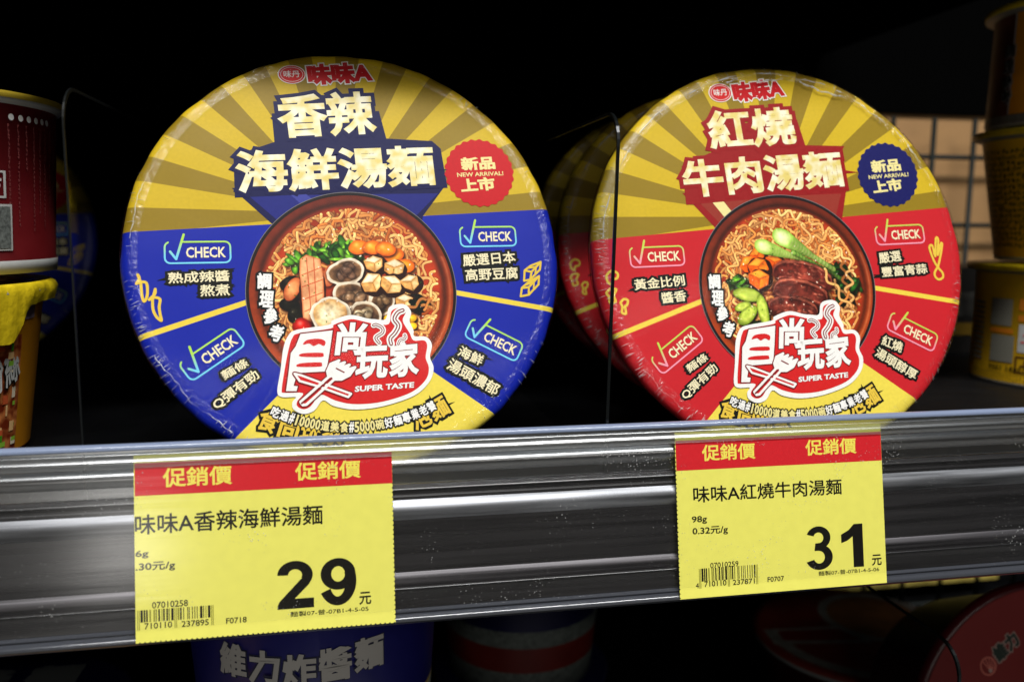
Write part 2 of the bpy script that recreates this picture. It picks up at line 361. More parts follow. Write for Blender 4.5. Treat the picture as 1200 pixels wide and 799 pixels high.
# ------------------------------------------------------------------ the dish pictures printed on the lids (colour attribute)
NP = 440
def vnoise(n, cells, seed):
    r = np.random.RandomState(seed); g = r.rand(cells+2, cells+2)
    t = np.linspace(0, cells, n, endpoint=False); i = t.astype(int); f = t-i; f = f*f*(3-2*f)
    a = g[i][:, i]; b = g[i][:, i+1]; c = g[i+1][:, i]; d = g[i+1][:, i+1]; fx = f[None, :]; fy = f[:, None]
    return (a*(1-fx)+b*fx)*(1-fy)+(c*(1-fx)+d*fx)*fy
def fbm(seed, c0=8, o=4):
    s = 0; a = 1; t = 0
    for k in range(o): s = s+a*vnoise(NP, c0*2**k, seed+k); t += a; a *= .6
    return s/t
class Dish:
    def __init__(s, seed):
        s.a = np.zeros((NP, NP, 3)); s.r = np.random.RandomState(seed)
        g = (np.arange(NP)+.5)/NP*2-1; s.X, s.Y = np.meshgrid(g, g)
        s.n1 = fbm(seed, 6); s.n2 = fbm(seed+50, 30, 3); s.n3 = fbm(seed+90, 14, 3)
    def win(s, x0, x1, y0, y1):
        f = lambda t: int(np.clip((t+1)/2*NP, 0, NP))
        return slice(f(y0), f(y1)+1), slice(f(x0), f(x1)+1)
    def put(s, w, al, col):
        al = np.clip(al, 0, 1)[..., None]; s.a[w] = s.a[w]*(1-al)+col*al
    def ell(s, cx, cy, rx, ry, rot, c, ce, hl=.25, tex=.2, shadow=.5):
        m = max(rx, ry)*1.35; w = s.win(cx-m, cx+m, cy-m, cy+m)
        X = s.X[w]-cx; Y = s.Y[w]-cy; cr, sr = np.cos(rot), np.sin(rot)
        u = (X*cr+Y*sr)/rx; v = (-X*sr+Y*cr)/ry; ww = 1+.12*(s.n3[w]-.5)*2; t = np.hypot(u, v)*ww
        if shadow: 
            t2 = np.hypot(((X-.012)*cr+(Y+.02)*sr)/rx, (-(X-.012)*sr+(Y+.02)*cr)/ry); s.put(w, (1.18-t2)*4*shadow, np.array((.13, .05, .02)))
        k = np.clip(t+.10*(s.n1[w]-.5), 0, 1)[..., None]**2.2
        col = np.array(c)*(1-k)+np.array(ce)*k
        col = col*(1+tex*2*(s.n2[w]-.5))[..., None]
        h = np.exp(-(((X+rx*.25)**2+(Y-ry*.35)**2)/(.10*min(rx, ry)**2+1e-5)))[..., None]
        col = col+h*hl
        s.put(w, (1-t)*min(rx, ry)*NP*.45, col)
    def poly(s, P, c, tex=.12, edge=None):
        P = np.array(P); w = s.win(P[:, 0].min()-.01, P[:, 0].max()+.01, P[:, 1].min()-.01, P[:, 1].max()+.01)
        X = s.X[w]; Y = s.Y[w]; ins = np.zeros(X.shape, bool); dist = np.full(X.shape, 9.)
        for (x0, y0), (x1, y1) in zip(P, np.roll(P, -1, 0)):
            cond = (y0 > Y) != (y1 > Y)
            with np.errstate(divide='ignore', invalid='ignore'): ins ^= cond & (X < (x1-x0)*(Y-y0)/(y1-y0+1e-12)+x0)
            dx, dy = x1-x0, y1-y0; t = np.clip(((X-x0)*dx+(Y-y0)*dy)/(dx*dx+dy*dy+1e-12), 0, 1)
            dist = np.minimum(dist, np.hypot(X-x0-t*dx, Y-y0-t*dy))
        col = np.array(c)*(1+tex*2*(s.n2[w]-.5))[..., None]
        if edge is not None:
            k = np.exp(-(dist/.012)**2)[..., None]; col = col*(1-k*.7)+np.array(edge)*k*.7
        s.put(w, np.where(ins, dist*NP*.6+.4, 0), col)
    def cube(s, cx, cy, a, rot, top=(1.0, .92, .76), left=(.90, .66, .40), right=(.97, .80, .56), edge=(.82, .54, .28)):
        s.ell(cx+.02, cy-.03, a*1.15, a*1.05, 0, (.2, .08, .03), (.2, .08, .03), 0, 0, 0)
        J = [1+s.r.uniform(-.14, .14) for _ in range(8)]
        q = lambda x, y: (cx+a*(x*math.cos(rot)-y*math.sin(rot)), cy+a*(x*math.sin(rot)+y*math.cos(rot)))
        A, B_, C_, D_, E_, F_, G_ = (-.95*J[0], .30*J[1]), (.08, -.05*J[2]), (.0, -.95*J[3]), (-.82*J[4], -.5), (.95*J[5], .38*J[6]), (.86*J[7], -.48*J[0]), (.05, .80*J[4])
        s.poly([q(*A), q(*B_), q(*C_), q(*D_)], left, .3, edge)
        s.poly([q(*E_), q(*B_), q(*C_), q(*F_)], right, .3, edge)
        s.poly([q(*A), q(*G_), q(*E_), q(*B_)], top, .22, edge)
    def noodle(s, P, wd, c):
        P = np.array(P); seg = np.hypot(*np.diff(P, axis=0).T); n = int(seg.sum()/(wd*.35))+2
        t = np.r_[0, np.cumsum(seg)]; q = np.linspace(0, t[-1], n); xs = np.interp(q, t, P[:, 0]); ys = np.interp(q, t, P[:, 1])
        for x, y in zip(xs, ys):
            w = s.win(x-wd*1.7, x+wd*1.7, y-wd*1.7, y+wd*1.7)
            d = np.hypot(s.X[w]-x, s.Y[w]-y); s.put(w, (1.45-d/wd)*1.2*.35*(d > wd), np.array((.34, .12, .05)))
        for x, y in zip(xs, ys):
            w = s.win(x-wd*1.2, x+wd*1.2, y-wd*1.2, y+wd*1.2)
            X = s.X[w]-x; Y = s.Y[w]-y; d = np.hypot(X, Y)/wd
            sh = .62+.45*np.sqrt(np.clip(1-d*d, 0, 1))+.30*np.exp(-((X+wd*.2)**2+(Y-wd*.35)**2)/(.16*wd*wd))
            s.put(w, (1-d)*wd*NP*.5, np.array(c)*sh[..., None])
    def bowl(s):
        r = np.hypot(s.X, s.Y); up = np.clip((s.Y+1)/2, 0, 1)
        rim = np.array((.72, .33, .14))*(1-up[..., None])+np.array((.42, .17, .10))*up[..., None]
        soup = np.array((.66, .25, .12))*(1+.5*(s.n1-.5))[..., None]
        k = np.clip((.90-r-.03*(s.n1-.5))*18, 0, 1)[..., None]
        s.a[:] = rim*(1-k)+soup*k
        s.a *= (1-.35*np.exp(-((r-.90)/.03)**2))[..., None]
        s.a += (.12*np.exp(-((r-.955)/.014)**2)*(s.X > .2)*(s.Y < .3))[..., None]
    def finish(s):
        # broth glints, oil spots and the picture's own contrast
        for _ in range(90):
            a = s.r.rand()*6.28; q = .84*math.sqrt(s.r.rand()); z_ = .004+.006*s.r.rand()
            s.ell(q*math.cos(a), q*math.sin(a), z_*1.8, z_, s.r.rand()*3, (1, .95, .86), (.9, .6, .4), .1, 0, 0)
        for _ in range(60):
            a = s.r.rand()*6.28; q = .35+.5*s.r.rand()
            s.ell(q*math.cos(a), q*math.sin(a), .012, .007, s.r.rand()*3, (.20, .42, .10), (.10, .22, .05), .1, .2, 0)
        s.a *= (1+.22*(s.n2-.5))[..., None]
        s.a = np.clip(s.a, 0, 1); s.a = s.a*.55+(s.a*s.a*(3-2*s.a))*.45
        return s.a
    def noodles(s, n, rmax=.80, cx=.0, cy=.02, a0=0, a1=360, rmin=.42):
        for k in range(n):
            a = math.radians(a0+(a1-a0)*s.r.rand()); rr = rmin+(rmax-rmin)*s.r.rand()**.8
            x, y = cx+rr*math.cos(a), cy+rr*math.sin(a); th = a+math.pi/2+s.r.randn()*.9
            L = .20+.36*s.r.rand(); am = .024+.026*s.r.rand(); fq = 22+20*s.r.rand(); ph = s.r.rand()*6
            P = []; cur = s.r.randn()*3.2; M = 46
            for q in range(M):
                th += cur*L/M; x += math.cos(th)*L/M; y += math.sin(th)*L/M
                o = am*math.sin(ph+fq*L*q/M); P.append((x-math.sin(th)*o, y+math.cos(th)*o))
            P = [p for p in P if math.hypot(*p) < rmax+.04]
            if len(P) < 6: continue
            dk = k/n; b = (.62+.40*dk)*(.92+.2*s.r.rand()); sat = s.r.rand()*(1.15-dk)
            s.noodle(P, .0135+.003*s.r.rand(), (1.04*b, (.78-.28*sat)*b, (.50-.32*sat)*b))
    def leaf(s, cx, cy, n, R, dark=(.04, .16, .04), light=(.42, .66, .16)):
        for k in range(n):
            a = s.r.rand()*6.28; q = R*s.r.rand()**.6; t = s.r.rand()
            c = np.array(dark)*(1-t)+np.array(light)*t
            s.ell(cx+q*math.cos(a), cy+.6*q*math.sin(a), .05+.06*s.r.rand(), .018+.025*s.r.rand(), s.r.rand()*3.1, c*1.1, c*.45, .22*t, .3, .25)

def dish_one():
    d = Dish(3); d.bowl()
    U = lambda X, Y: ((X-498)/470, (487-Y)/430)
    d.noodles(260, .80, .0, .04, -60, 215); d.noodles(40, .70, 0, .2, 20, 160, .3); d.noodles(26, .74, 0, .0, 190, 250, .5)
    for (X, Y) in ((215, 470), (205, 520), (230, 560), (215, 430), (260, 480), (780, 545), (775, 570)):
        x, y = U(X, Y); d.ell(x, y, .10, .07, d.r.rand()*3, (.12, .11, .05), (.03, .03, .02), .12, .5)
    for (X, Y) in ((300, 340), (360, 310), (420, 300), (470, 300), (505, 330), (260, 345), (440, 340)):
        x, y = U(X, Y); d.leaf(x, y, 14, .095, (.06, .24, .05), (.55, .80, .25))
    for (X, Y) in ((545, 295), (605, 300), (700, 340), (665, 310), (745, 390)):
        x, y = U(X, Y); d.ell(x, y, .105, .075, -.3+d.r.rand()*.6, (1.0, .62, .20), (.86, .36, .08), .2, .1)
    x, y = U(255, 615); d.ell(x, y, .10, .085, .2, (.78, .10, .06), (.45, .04, .02), .35, .1)
    x, y = U(225, 455); d.ell(x, y, .072, .13, -.55, (.98, .64, .42), (.72, .34, .18), .1, .1)
    x, y = U(398, 408); d.ell(x, y, .072, .12, -.45, (.97, .62, .42), (.70, .32, .18), .1, .1)
    # scored squid slice
    P = [U(270, 330), U(300, 312), U(362, 335), U(368, 400), U(362, 500), U(330, 560), U(300, 605), U(258, 580), U(262, 470), U(262, 390)]
    d.ell(*U(312, 470), .13, .33, -.08, (.25, .1, .05), (.25, .1, .05), 0, 0, 0)
    d.poly(P, (.95, .66, .48), .12, (.72, .36, .2))
    for (a, b, c, e) in ((300, 325, 296, 590), (332, 325, 322, 560), (270, 400, 362, 372), (266, 450, 362, 425), (264, 505, 358, 480), (268, 555, 340, 530)):
        a0 = np.array(U(a, b)); a1 = np.array(U(c, e)); nn = np.array((-(a1-a0)[1], (a1-a0)[0])); nn = nn/np.hypot(*nn)*.006
        d.poly([a0-nn, a0+nn, a1+nn, a1-nn], (.80, .42, .28), 0)
    def clam(X, Y, rx, ry, rot, meat=(.80, .66, .50)):
        x, y = U(X, Y); d.ell(x, y, rx, ry, rot, (.62, .50, .40), (1.0, .93, .82), 0, .12, .9)
        d.ell(x, y, rx*.84, ry*.80, rot, (.34, .24, .18), (.55, .42, .30), 0, .5, 0)
        for k in range(7):
            a = d.r.rand()*6.28; q = .5*d.r.rand()
            t = d.r.rand(); c = np.array(meat)*(.55+.55*t)
            d.ell(x+rx*q*math.cos(a), y+ry*q*math.sin(a), rx*.32, ry*.30, d.r.rand()*3, c, c*.5, .2, .4, .15)
    clam(470, 398, .19, .13, .1, (.66, .50, .40)); clam(490, 500, .20, .13, -.25, (.72, .56, .42)); clam(622, 540, .12, .16, -.5, (.70, .54, .38))
    clam(540, 595, .16, .15, -.35, (.95, .82, .64))
    x, y = U(380, 580); d.ell(x, y, .195, .185, .3, (.78, .68, .56), (.98, .93, .82), 0, .1, .8)
    d.ell(x, y+.01, .165, .15, .3, (1.0, .90, .72), (.86, .62, .38), .1, .35, .3)
    for X, Y, a, r in ((602, 368, .105, .05), (692, 392, .10, -.2), (583, 452, .115, .35), (672, 462, .12, -.45), (762, 460, .10, .2), (722, 545, .10, -.1)):
        x, y = U(X, Y); d.cube(x, y, a, r)
    for X, Y in ((640, 612), (752, 622), (748, 655), (610, 640)):
        x, y = U(X, Y); d.ell(x, y, .05, .04, .3, (1, .82, .18), (.85, .55, .05), .2, .1)
    d.leaf(*U(785, 560), 8, .06, (.03, .07, .03), (.1, .2, .08))
    d.noodles(5, .74, 0, 0, -28, -10, .62)
    return d.finish()
def dish_two():
    d = Dish(17); d.bowl()
    U = lambda X, Y: ((X-468)/404, (440-Y)/412)
    d.noodles(260, .81, .0, .03, -60, 215); d.noodles(50, .72, 0, .2, 20, 160, .3); d.noodles(30, .72, 0, 0, 190, 250, .5)
    d.leaf(*U(235, 400), 14, .10); d.leaf(*U(285, 600), 16, .10); d.leaf(*U(330, 420), 8, .07, (.1, .1, .03), (.5, .5, .15))
    for X, Y, r in ((345, 285, .3), (420, 322, -.3), (300, 320, .5)):
        x, y = U(X, Y); d.cube(x, y, .10, r, (1.0, .60, .22), (.90, .38, .08), (.96, .47, .12), (.86, .34, .08))
    # bok choy
    d.leaf(*U(705, 400), 26, .13, (.02, .12, .04), (.14, .36, .10)); d.leaf(*U(745, 470), 30, .14, (.02, .10, .04), (.20, .42, .14)); d.leaf(*U(715, 520), 14, .10, (.02, .1, .04), (.12, .3, .1))
    for (x0, y0, x1, y1, w0, w1, c, e) in ((385, 250, 600, 345, .085, .03, (.90, .93, .62), (.45, .60, .22)), (480, 215, 690, 380, .10, .035, (.93, .95, .68), (.42, .58, .20)), (520, 290, 720, 430, .03, .03, (.62, .74, .36), (.20, .36, .12))):
        a = np.array(U(x0, y0)); b = np.array(U(x1, y1))
        for t in np.linspace(1, 0, 16):
            p = a+(b-a)*t; ww = w0+(w1-w0)*min(1, t*1.6); k = .35+.65*(1-t)
            cc = np.array(c)*(1-t*.55)+np.array(e)*t*.55
            d.ell(p[0], p[1], ww*1.25, ww, math.atan2((b-a)[1], (b-a)[0]), cc*1.05, np.array(e)*(.7+.5*(1-t)), .10*(1-t), .08, .12)
    for X, Y, rot in ((340, 335, .1), (335, 388, -.2)):
        x, y = U(X, Y); d.cube(x, y, .125, rot, (1.0, .64, .24), (.92, .40, .08), (.98, .50, .14), (.88, .36, .08))
    for X, Y, rx, ry, rot in ((545, 405, .34, .16, -.30), (515, 480, .32, .15, -.28), (470, 545, .29, .135, -.22)):
        x, y = U(X, Y); d.ell(x+.004, y+.014, rx*1.03, ry*1.04, rot, (.70, .44, .36), (.60, .32, .25), 0, .4, 1.0); d.ell(x, y-.006, rx, ry*.97, rot, (.52, .25, .20), (.32, .12, .09), 0, .5, .1)
        for k in range(30):
            a = d.r.rand()*6.28; q = .85*d.r.rand()**.5; ex = rx*q*math.cos(a); ey = ry*q*math.sin(a)
            px = x+ex*math.cos(rot)-ey*math.sin(rot); py = y+ex*math.sin(rot)+ey*math.cos(rot); t = d.r.rand()
            d.ell(px, py, .045, .016, rot+d.r.randn()*.3, np.array((.62, .34, .27))*(.6+.6*t), np.array((.38, .16, .12)), .22*t, .4, 0)
    x, y = U(385, 610); d.ell(x, y, .11, .07, -.5, (.88, .14, .10), (.55, .05, .04), .3, .1)
    for X, Y, rx, ry, rot in ((270, 455, .17, .075, -.25), (240, 505, .10, .05, .2), (255, 545, .14, .075, .65), (330, 535, .065, .19, .05)):
        x, y = U(X, Y); d.ell(x, y, rx, ry, rot, (.86, .90, .42), (.40, .50, .12), .12, .1, .7); d.ell(x-.01, y+.01, rx*.6, ry*.5, rot, (.74, .82, .34), (.80, .86, .40), .0, .1, 0)
    d.noodles(6, .76, 0, 0, -40, -12, .64)
    return d.finish()
def picture_mesh(name, arr, m):
    c = (np.arange(NP+1)/NP*2-1); X, Y = np.meshgrid(c, c)
    cc = (np.arange(NP)+.5)/NP*2-1; CXg, CYg = np.meshgrid(cc, cc); keep = (np.hypot(CXg, CYg) < .992)
    jj, ii = np.nonzero(keep); a = jj*(NP+1)+ii
    quads = np.stack([a, a+1, a+NP+2, a+NP+1], 1)
    used, inv = np.unique(quads, return_inverse=True); quads = inv.reshape(-1, 4)
    V = np.stack([X.ravel()[used], Y.ravel()[used], np.zeros(len(used))], 1)
    me = bpy.data.meshes.new(name); nv = len(V); nq = len(quads)
    me.vertices.add(nv); me.vertices.foreach_set('co', V.ravel().astype('f'))
    me.loops.add(nq*4); me.loops.foreach_set('vertex_index', quads.ravel().astype('i'))
    me.polygons.add(nq); me.polygons.foreach_set('loop_start', (np.arange(nq)*4).astype('i')); me.polygons.foreach_set('loop_total', np.full(nq, 4, 'i'))
    me.update(calc_edges=True)
    s = np.clip(arr, 0, 1); lin = np.where(s <= .04045, s/12.92, ((s+.055)/1.055)**2.4)
    col = np.ones((nq, 4, 4), 'f'); col[:, :, :3] = lin[jj, ii][:, None, :]
    at = me.color_attributes.new('print', 'FLOAT_COLOR', 'CORNER'); at.data.foreach_set('color', col.ravel())
    me.materials.append(m)
    return me
pm = bpy.data.materials.new('dish_print'); pm.use_nodes = True
_a = pm.node_tree.nodes.new('ShaderNodeVertexColor'); _a.layer_name = 'print'
pm.node_tree.links.new(_a.outputs[0], pm.node_tree.nodes['Principled BSDF'].inputs['Base Color'])
pm.node_tree.nodes['Principled BSDF'].inputs['Roughness'].default_value = .42
pm.node_tree.nodes['Principled BSDF'].inputs['Specular IOR Level'].default_value = .2
# ------------------------------------------------------------------ noodle bowls
I = dict(white=ink('white', (244, 242, 236)), black=ink('black', (18, 20, 18)), red=ink('red', (212, 36, 36)), dred=ink('deep_red', (150, 24, 26)),
         crim=ink('crimson', (196, 22, 30)), navy=ink('navy', (22, 26, 96)), navy2=ink('dark_navy', (13, 16, 70)), yel=ink('yellow', (236, 208, 84)),
         cream=ink('cream', (244, 232, 190)), pale=ink('pale_gold', (236, 222, 150)), rim=ink('bowl_rim', (26, 20, 22)), grey=ink('grey', (120, 116, 116)),
         gold=ink('line_gold', (232, 196, 70)), brn=ink('red_brown', (150, 52, 40)), maroon=ink('maroon', (128, 22, 24)))
def title_material(name, a, b, k):
    m = bpy.data.materials.new(name); m.use_nodes = True; nt = m.node_tree
    tc = nt.nodes.new('ShaderNodeTexCoord'); wv = nt.nodes.new('ShaderNodeTexNoise'); wv.inputs['Scale'].default_value = k; wv.inputs['Detail'].default_value = 1
    nt.links.new(tc.outputs['Object'], wv.inputs['Vector'])
    cr = nt.nodes.new('ShaderNodeValToRGB'); cr.color_ramp.elements[0].color = (*srgb(*a), 1); cr.color_ramp.elements[1].color = (*srgb(*b), 1)
    cr.color_ramp.elements[0].position = .36; cr.color_ramp.elements[1].position = .66
    nt.links.new(wv.outputs['Fac'], cr.inputs[0]); nt.links.new(cr.outputs[0], nt.nodes['Principled BSDF'].inputs['Base Color'])
    nt.nodes['Principled BSDF'].inputs['Roughness'].default_value = .35
    return m
TITLE = title_material('title_gold', (226, 204, 112), (246, 240, 208), 260)
def neon_material(name, top, bot):
    """outline ink running from one colour above to another below"""
    m = bpy.data.materials.new(name); m.use_nodes = True; nt = m.node_tree
    tc = nt.nodes.new('ShaderNodeTexCoord'); sp = nt.nodes.new('ShaderNodeSeparateXYZ'); nt.links.new(tc.outputs['Generated'], sp.inputs[0])
    cr = nt.nodes.new('ShaderNodeValToRGB'); cr.color_ramp.elements[0].color = (*srgb(*bot), 1); cr.color_ramp.elements[1].color = (*srgb(*top), 1)
    cr.color_ramp.elements[0].position = .25; cr.color_ramp.elements[1].position = .75
    nt.links.new(sp.outputs[1], cr.inputs[0]); nt.links.new(cr.outputs[0], nt.nodes['Principled BSDF'].inputs['Base Color'])
    return m
WRAP = film_material('shrink_film', rough=.07, gain=.12, bump=.12, bscale=(30, 30, 30), base=.0)
PLEAT = film_material('shrink_pleats', rough=.14, gain=.55, bump=.9, bscale=(500, 500, 120), base=.02)

V1 = dict(D=D1, field=(18, 36, 158), back=I['navy2'], skirt=I['navy'], mid=ink('mid_blue', (30, 36, 120)), badge=I['crim'], t=('香辣', '海鮮湯麵'),
          words=dict(tA1='熟成辣醬', tA2='熬煮', tB1='麵條', tB2='Q彈有勁', tC1='嚴選日本', tC2='高野豆腐', tD1='海鮮', tD2='湯頭濃郁'),
          neon=neon_material('neon_green_cyan', (176, 222, 60), (110, 205, 235)), pic=(-.011, -.178, .477))
V2 = dict(D={**D1, **D2}, field=(200, 34, 42), back=I['dred'], skirt=I['maroon'], mid=I['brn'], badge=ink('badge_navy', (24, 26, 92)), t=('紅燒', '牛肉湯麵'),
          words=dict(tA1='黃金比例', tA2='醬香', tB1='麵條', tB2='Q彈有勁', tC1='嚴選', tC2='豐富青蒜', tD1='紅燒', tD2='湯頭醇厚'),
          neon=neon_material('neon_green_pink', (196, 214, 70), (246, 150, 170)), pic=(-.014, -.163, .472))
def crease_glint_material():
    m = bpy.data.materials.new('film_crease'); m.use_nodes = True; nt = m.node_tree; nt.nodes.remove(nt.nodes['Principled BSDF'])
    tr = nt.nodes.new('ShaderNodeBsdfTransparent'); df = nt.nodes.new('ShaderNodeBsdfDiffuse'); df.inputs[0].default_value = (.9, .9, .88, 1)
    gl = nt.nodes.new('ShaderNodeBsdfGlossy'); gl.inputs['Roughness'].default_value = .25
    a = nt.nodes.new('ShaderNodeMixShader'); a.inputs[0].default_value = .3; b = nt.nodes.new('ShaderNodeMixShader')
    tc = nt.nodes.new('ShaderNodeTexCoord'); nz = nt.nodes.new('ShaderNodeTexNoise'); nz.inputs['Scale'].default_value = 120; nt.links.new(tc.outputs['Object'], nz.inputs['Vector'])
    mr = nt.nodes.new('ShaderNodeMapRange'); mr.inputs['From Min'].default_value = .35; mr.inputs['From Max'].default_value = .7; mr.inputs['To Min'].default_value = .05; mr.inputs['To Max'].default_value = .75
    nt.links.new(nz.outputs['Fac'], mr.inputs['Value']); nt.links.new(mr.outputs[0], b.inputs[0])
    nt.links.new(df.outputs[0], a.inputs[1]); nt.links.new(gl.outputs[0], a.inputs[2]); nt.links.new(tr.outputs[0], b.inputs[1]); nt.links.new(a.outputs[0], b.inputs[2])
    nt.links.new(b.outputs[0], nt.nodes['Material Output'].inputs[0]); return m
CREASE_GLINT = crease_glint_material()  # whitish diffuse: the film's glints are put into the crease colour
def U(p): return (p[0]*RAD, p[1]*RAD)
def art(v, lid, which):
    """all the printing of one lid, as parts of the lid"""
    D = v['D']; z = lambda k: k*LY
    def put(mb, s, key, m, k, bold, **kw):
        a, b, c = [Vector(U(p)) for p in D[key]]
        d = (b-a).normalized(); h = abs((c-a).dot(Vector((-d.y, d.x))))
        text(mb, s, a, b, h, m, z(k), bold=bold, **kw)
    # title and its backing
    mb = MB()
    a, b, c, e = [Vector(p) for p in D['backTL']]
    mb.poly([U(p) for p in ((a.x-.01, a.y+.03), (-.345, .166), (-.30, -.02), (.30, -.02), (.352, .166), (e.x+.012, e.y+.02))], z(1), v['back'])
    mb.poly([U(p) for p in ((a.x+.06, a.y-.01), (-.29, .15), (-.2, .0), (.2, .0), (.31, .16), (e.x-.03, e.y-.02))], z(1.5), v['mid'])
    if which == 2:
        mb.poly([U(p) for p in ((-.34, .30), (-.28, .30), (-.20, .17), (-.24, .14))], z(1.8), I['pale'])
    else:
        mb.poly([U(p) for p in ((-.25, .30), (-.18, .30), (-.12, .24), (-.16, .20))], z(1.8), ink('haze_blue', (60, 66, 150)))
    mb.poly([U(p) for p in ((-.30, .56), (-.30, .70), (.20, .70), (.22, .56), (.44, .54), (e.x+.01, .50), (e.x+.02, .30), (a.x, .30), (a.x+.01, .50))], z(2), v['back'])
    for s, key in zip(v['t'], ('title1', 'title2')):
        if which == 1: put(mb, s, key, v['back'], 3, .04, grow=.085, thick=8e-6)
        else:
            put(mb, s, key, ink('title_red', (150, 20, 24)), 3, .04, grow=.10, thick=8e-6)
        put(mb, s, key, TITLE, 4.2, .034, res=3)
    mb.build('title_lettering', lid)
    # maker's mark and brand
    mb = MB(); a, b, c = [Vector(U(p)) for p in D['oval']]; rx = (b-a).length; ry = (c-a).length
    mb.disc(a, rx*1.08, ry*1.08, z(3), I['white']); mb.disc(a, rx, ry, z(4), I['red']); mb.disc(a, rx*.88, ry*.85, z(5), I['white']); mb.disc(a, rx*.84, ry*.80, z(6), I['red'])
    text(mb, '味丹', a+Vector((-rx*.62, -ry*.38)), a+Vector((rx*.62, -ry*.36)), ry*.8, I['white'], z(7), bold=.012)
    mb.build('maker_mark', lid)
    mb = MB(); put(mb, '味味A', 'brand', I['white'], 3, .055, grow=.05); put(mb, '味味A', 'brand', I['crim'], 4.5, .06)
    mb.build('brand_lettering', lid)
    # round badge
    mb = MB(); a, b, c = [Vector(U(p)) for p in D1['badge']]; r = (b-a).length*.985
    pts = [(a.x+r*(1+.022*math.cos(26*t))*math.cos(t), a.y+r*(1+.022*math.cos(26*t))*math.sin(t)) for t in [2*math.pi*k/208 for k in range(208)]]
    mb.poly(pts, z(3), v['badge'])
    D = D1
    put(mb, '新品', 'b1', I['pale'], 4, .045); put(mb, 'NEW ARRIVAL!', 'b2', I['pale'], 4, .02); put(mb, '上市', 'b3', I['pale'], 4, .045)
    mb.build('new_badge', lid)
    D = v['D']
    # the four ticked boxes
    for key in ('chkA', 'chkB', 'chkC', 'chkD'):
        a, b = [Vector(U(p)) for p in D1[key]]
        mb = MB(); k = RAD*.138; hw, hh, rr_ = k, k*.35, k*.17; pts = []
        for cx, cy, t0 in ((hw-rr_, hh-rr_, 0), (-hw+rr_, hh-rr_, 90), (-hw+rr_, -hh+rr_, 180), (hw-rr_, -hh+rr_, 270)):
            for q in range(5): t = R_(t0+q*22.5); pts.append((cx+rr_*math.cos(t), cy+rr_*math.sin(t)))
        pts = pts[:5]+[(-hw*.46, hh)]+[None]+pts[5:]
        i = pts.index(None); loop = pts[i+1:]+pts[:i]
        loop[0] = (-hw*.80, hh)
        mb.stroke(loop[1:], k*.055, 0, v['neon'])
        mb.stroke([(-hw*.84, hh*.1), (-hw*.66, -hh*.62), (-hw*.42, hh*1.7)], k*.075, 2e-6, v['neon'])
        text(mb, 'CHECK', (-hw*.36, -hh*.52), (hw*.86, -hh*.52), hh*1.02, I['cream'], 1e-6, bold=.022)
        o = mb.build('tick_box', lid); o.location = (a.x, a.y, z(3)); d = b-a; o.rotation_euler = (0, 0, math.atan2(d.y, d.x))
    # flavour words
    for grp in ('tA', 'tB', 'tC', 'tD'):
        mb = MB()
        for n in '12':
            key = grp+n; s = v['words'][key]
            put(mb, s, key, I['black'], 3, .02, grow=.19, thick=8e-6); put(mb, s, key, I['cream'], 4.5, .018)
        mb.build('flavour_lettering', lid)
    # line drawings
    for keys in ((('chil1',), ('chil2',), ('tofu',), ('tofu2',)) if which == 1 else (('scal',), ('mush',), ('mush2',), ('mush3',))):
        mb = MB()
        for key in keys:
            P = [U(p) for p in D[key]]
            if key.startswith('tofu'):
                mb.stroke(P, RAD*.010, z(3), I['gold'])
                mb.stroke([P[7], P[4]], RAD*.010, z(3.4), I['gold'])
                mb.stroke([tuple((Vector(P[0])+Vector(P[1]))/2), tuple((Vector(P[7])+Vector(P[8]))/2), tuple((Vector(P[4])+Vector(P[3]))/2)], RAD*.008, z(3.6), I['gold'])
            else: mb.stroke(smooth_loop(P, 3, False), RAD*.012, z(3), I['gold'], closed=key.startswith('chil'))
        mb.build('ingredient_drawing', lid)
    # dish picture with its black rim
    px, py, pr = v['pic']
    me = picture_mesh('dish_picture', dish_one() if which == 1 else dish_two(), pm)
    o = link(bpy.data.objects.new('dish_picture', me), lid); o.location = (px*RAD, py*RAD, z(4)); o.scale = (pr*RAD*.985, pr*RAD*.985, 1)
    mb = MB(); n = 120
    def ring(r0, r1, zz, m):
        vv = []
        for r in (r0, r1):
            for q in range(n): t = 2*math.pi*q/n; vv.append((px*RAD+r*RAD*math.cos(t), py*RAD+r*RAD*math.sin(t), zz))
        mb.add(vv, [(q, (q+1) % n, n+(q+1) % n, n+q) if r0 > r1 else (n+q, n+(q+1) % n, (q+1) % n, q) for q in range(n)], m)
    ring(pr*.972, pr*1.005, z(5), I['rim']); ring(pr*1.0, pr*1.006, z(5.5), I['grey'])
    mb.build('bowl_outline', lid)
    mb = MB()
    P = [Vector(U(p)) for p in D1['chef']]
    for s, p, a in zip('調理參考', P, (-3, -7, -12, -17)):
        d = Vector((math.cos(R_(a-3.6)), math.sin(R_(a-3.6)))); nn = Vector((-d.y, d.x)); h = RAD*.062
        a0 = p-d*h/2-nn*h*.62; a1 = p+d*h/2-nn*h*.62
        text(mb, s, a0, a1, h*1.25, I['black'], z(6), bold=.04, grow=.13); text(mb, s, a0, a1, h*1.25, I['white'], z(7.5), bold=.04)
    mb.build('serving_note', lid)
    # the show logo
    mb = MB(); D = D1
    mb.poly(smooth_loop([U(p) for p in D['logoOut']], 4), z(8), I['white'])
    mb.poly(smooth_loop([U(p) for p in D['logoRed']], 4), z(9), I['red'])
    P = [U(p) for p in D['shi']]
    mb.stroke(P, RAD*.012, z(10), I['maroon'], closed=True); mb.poly(P, z(11), I['white'])
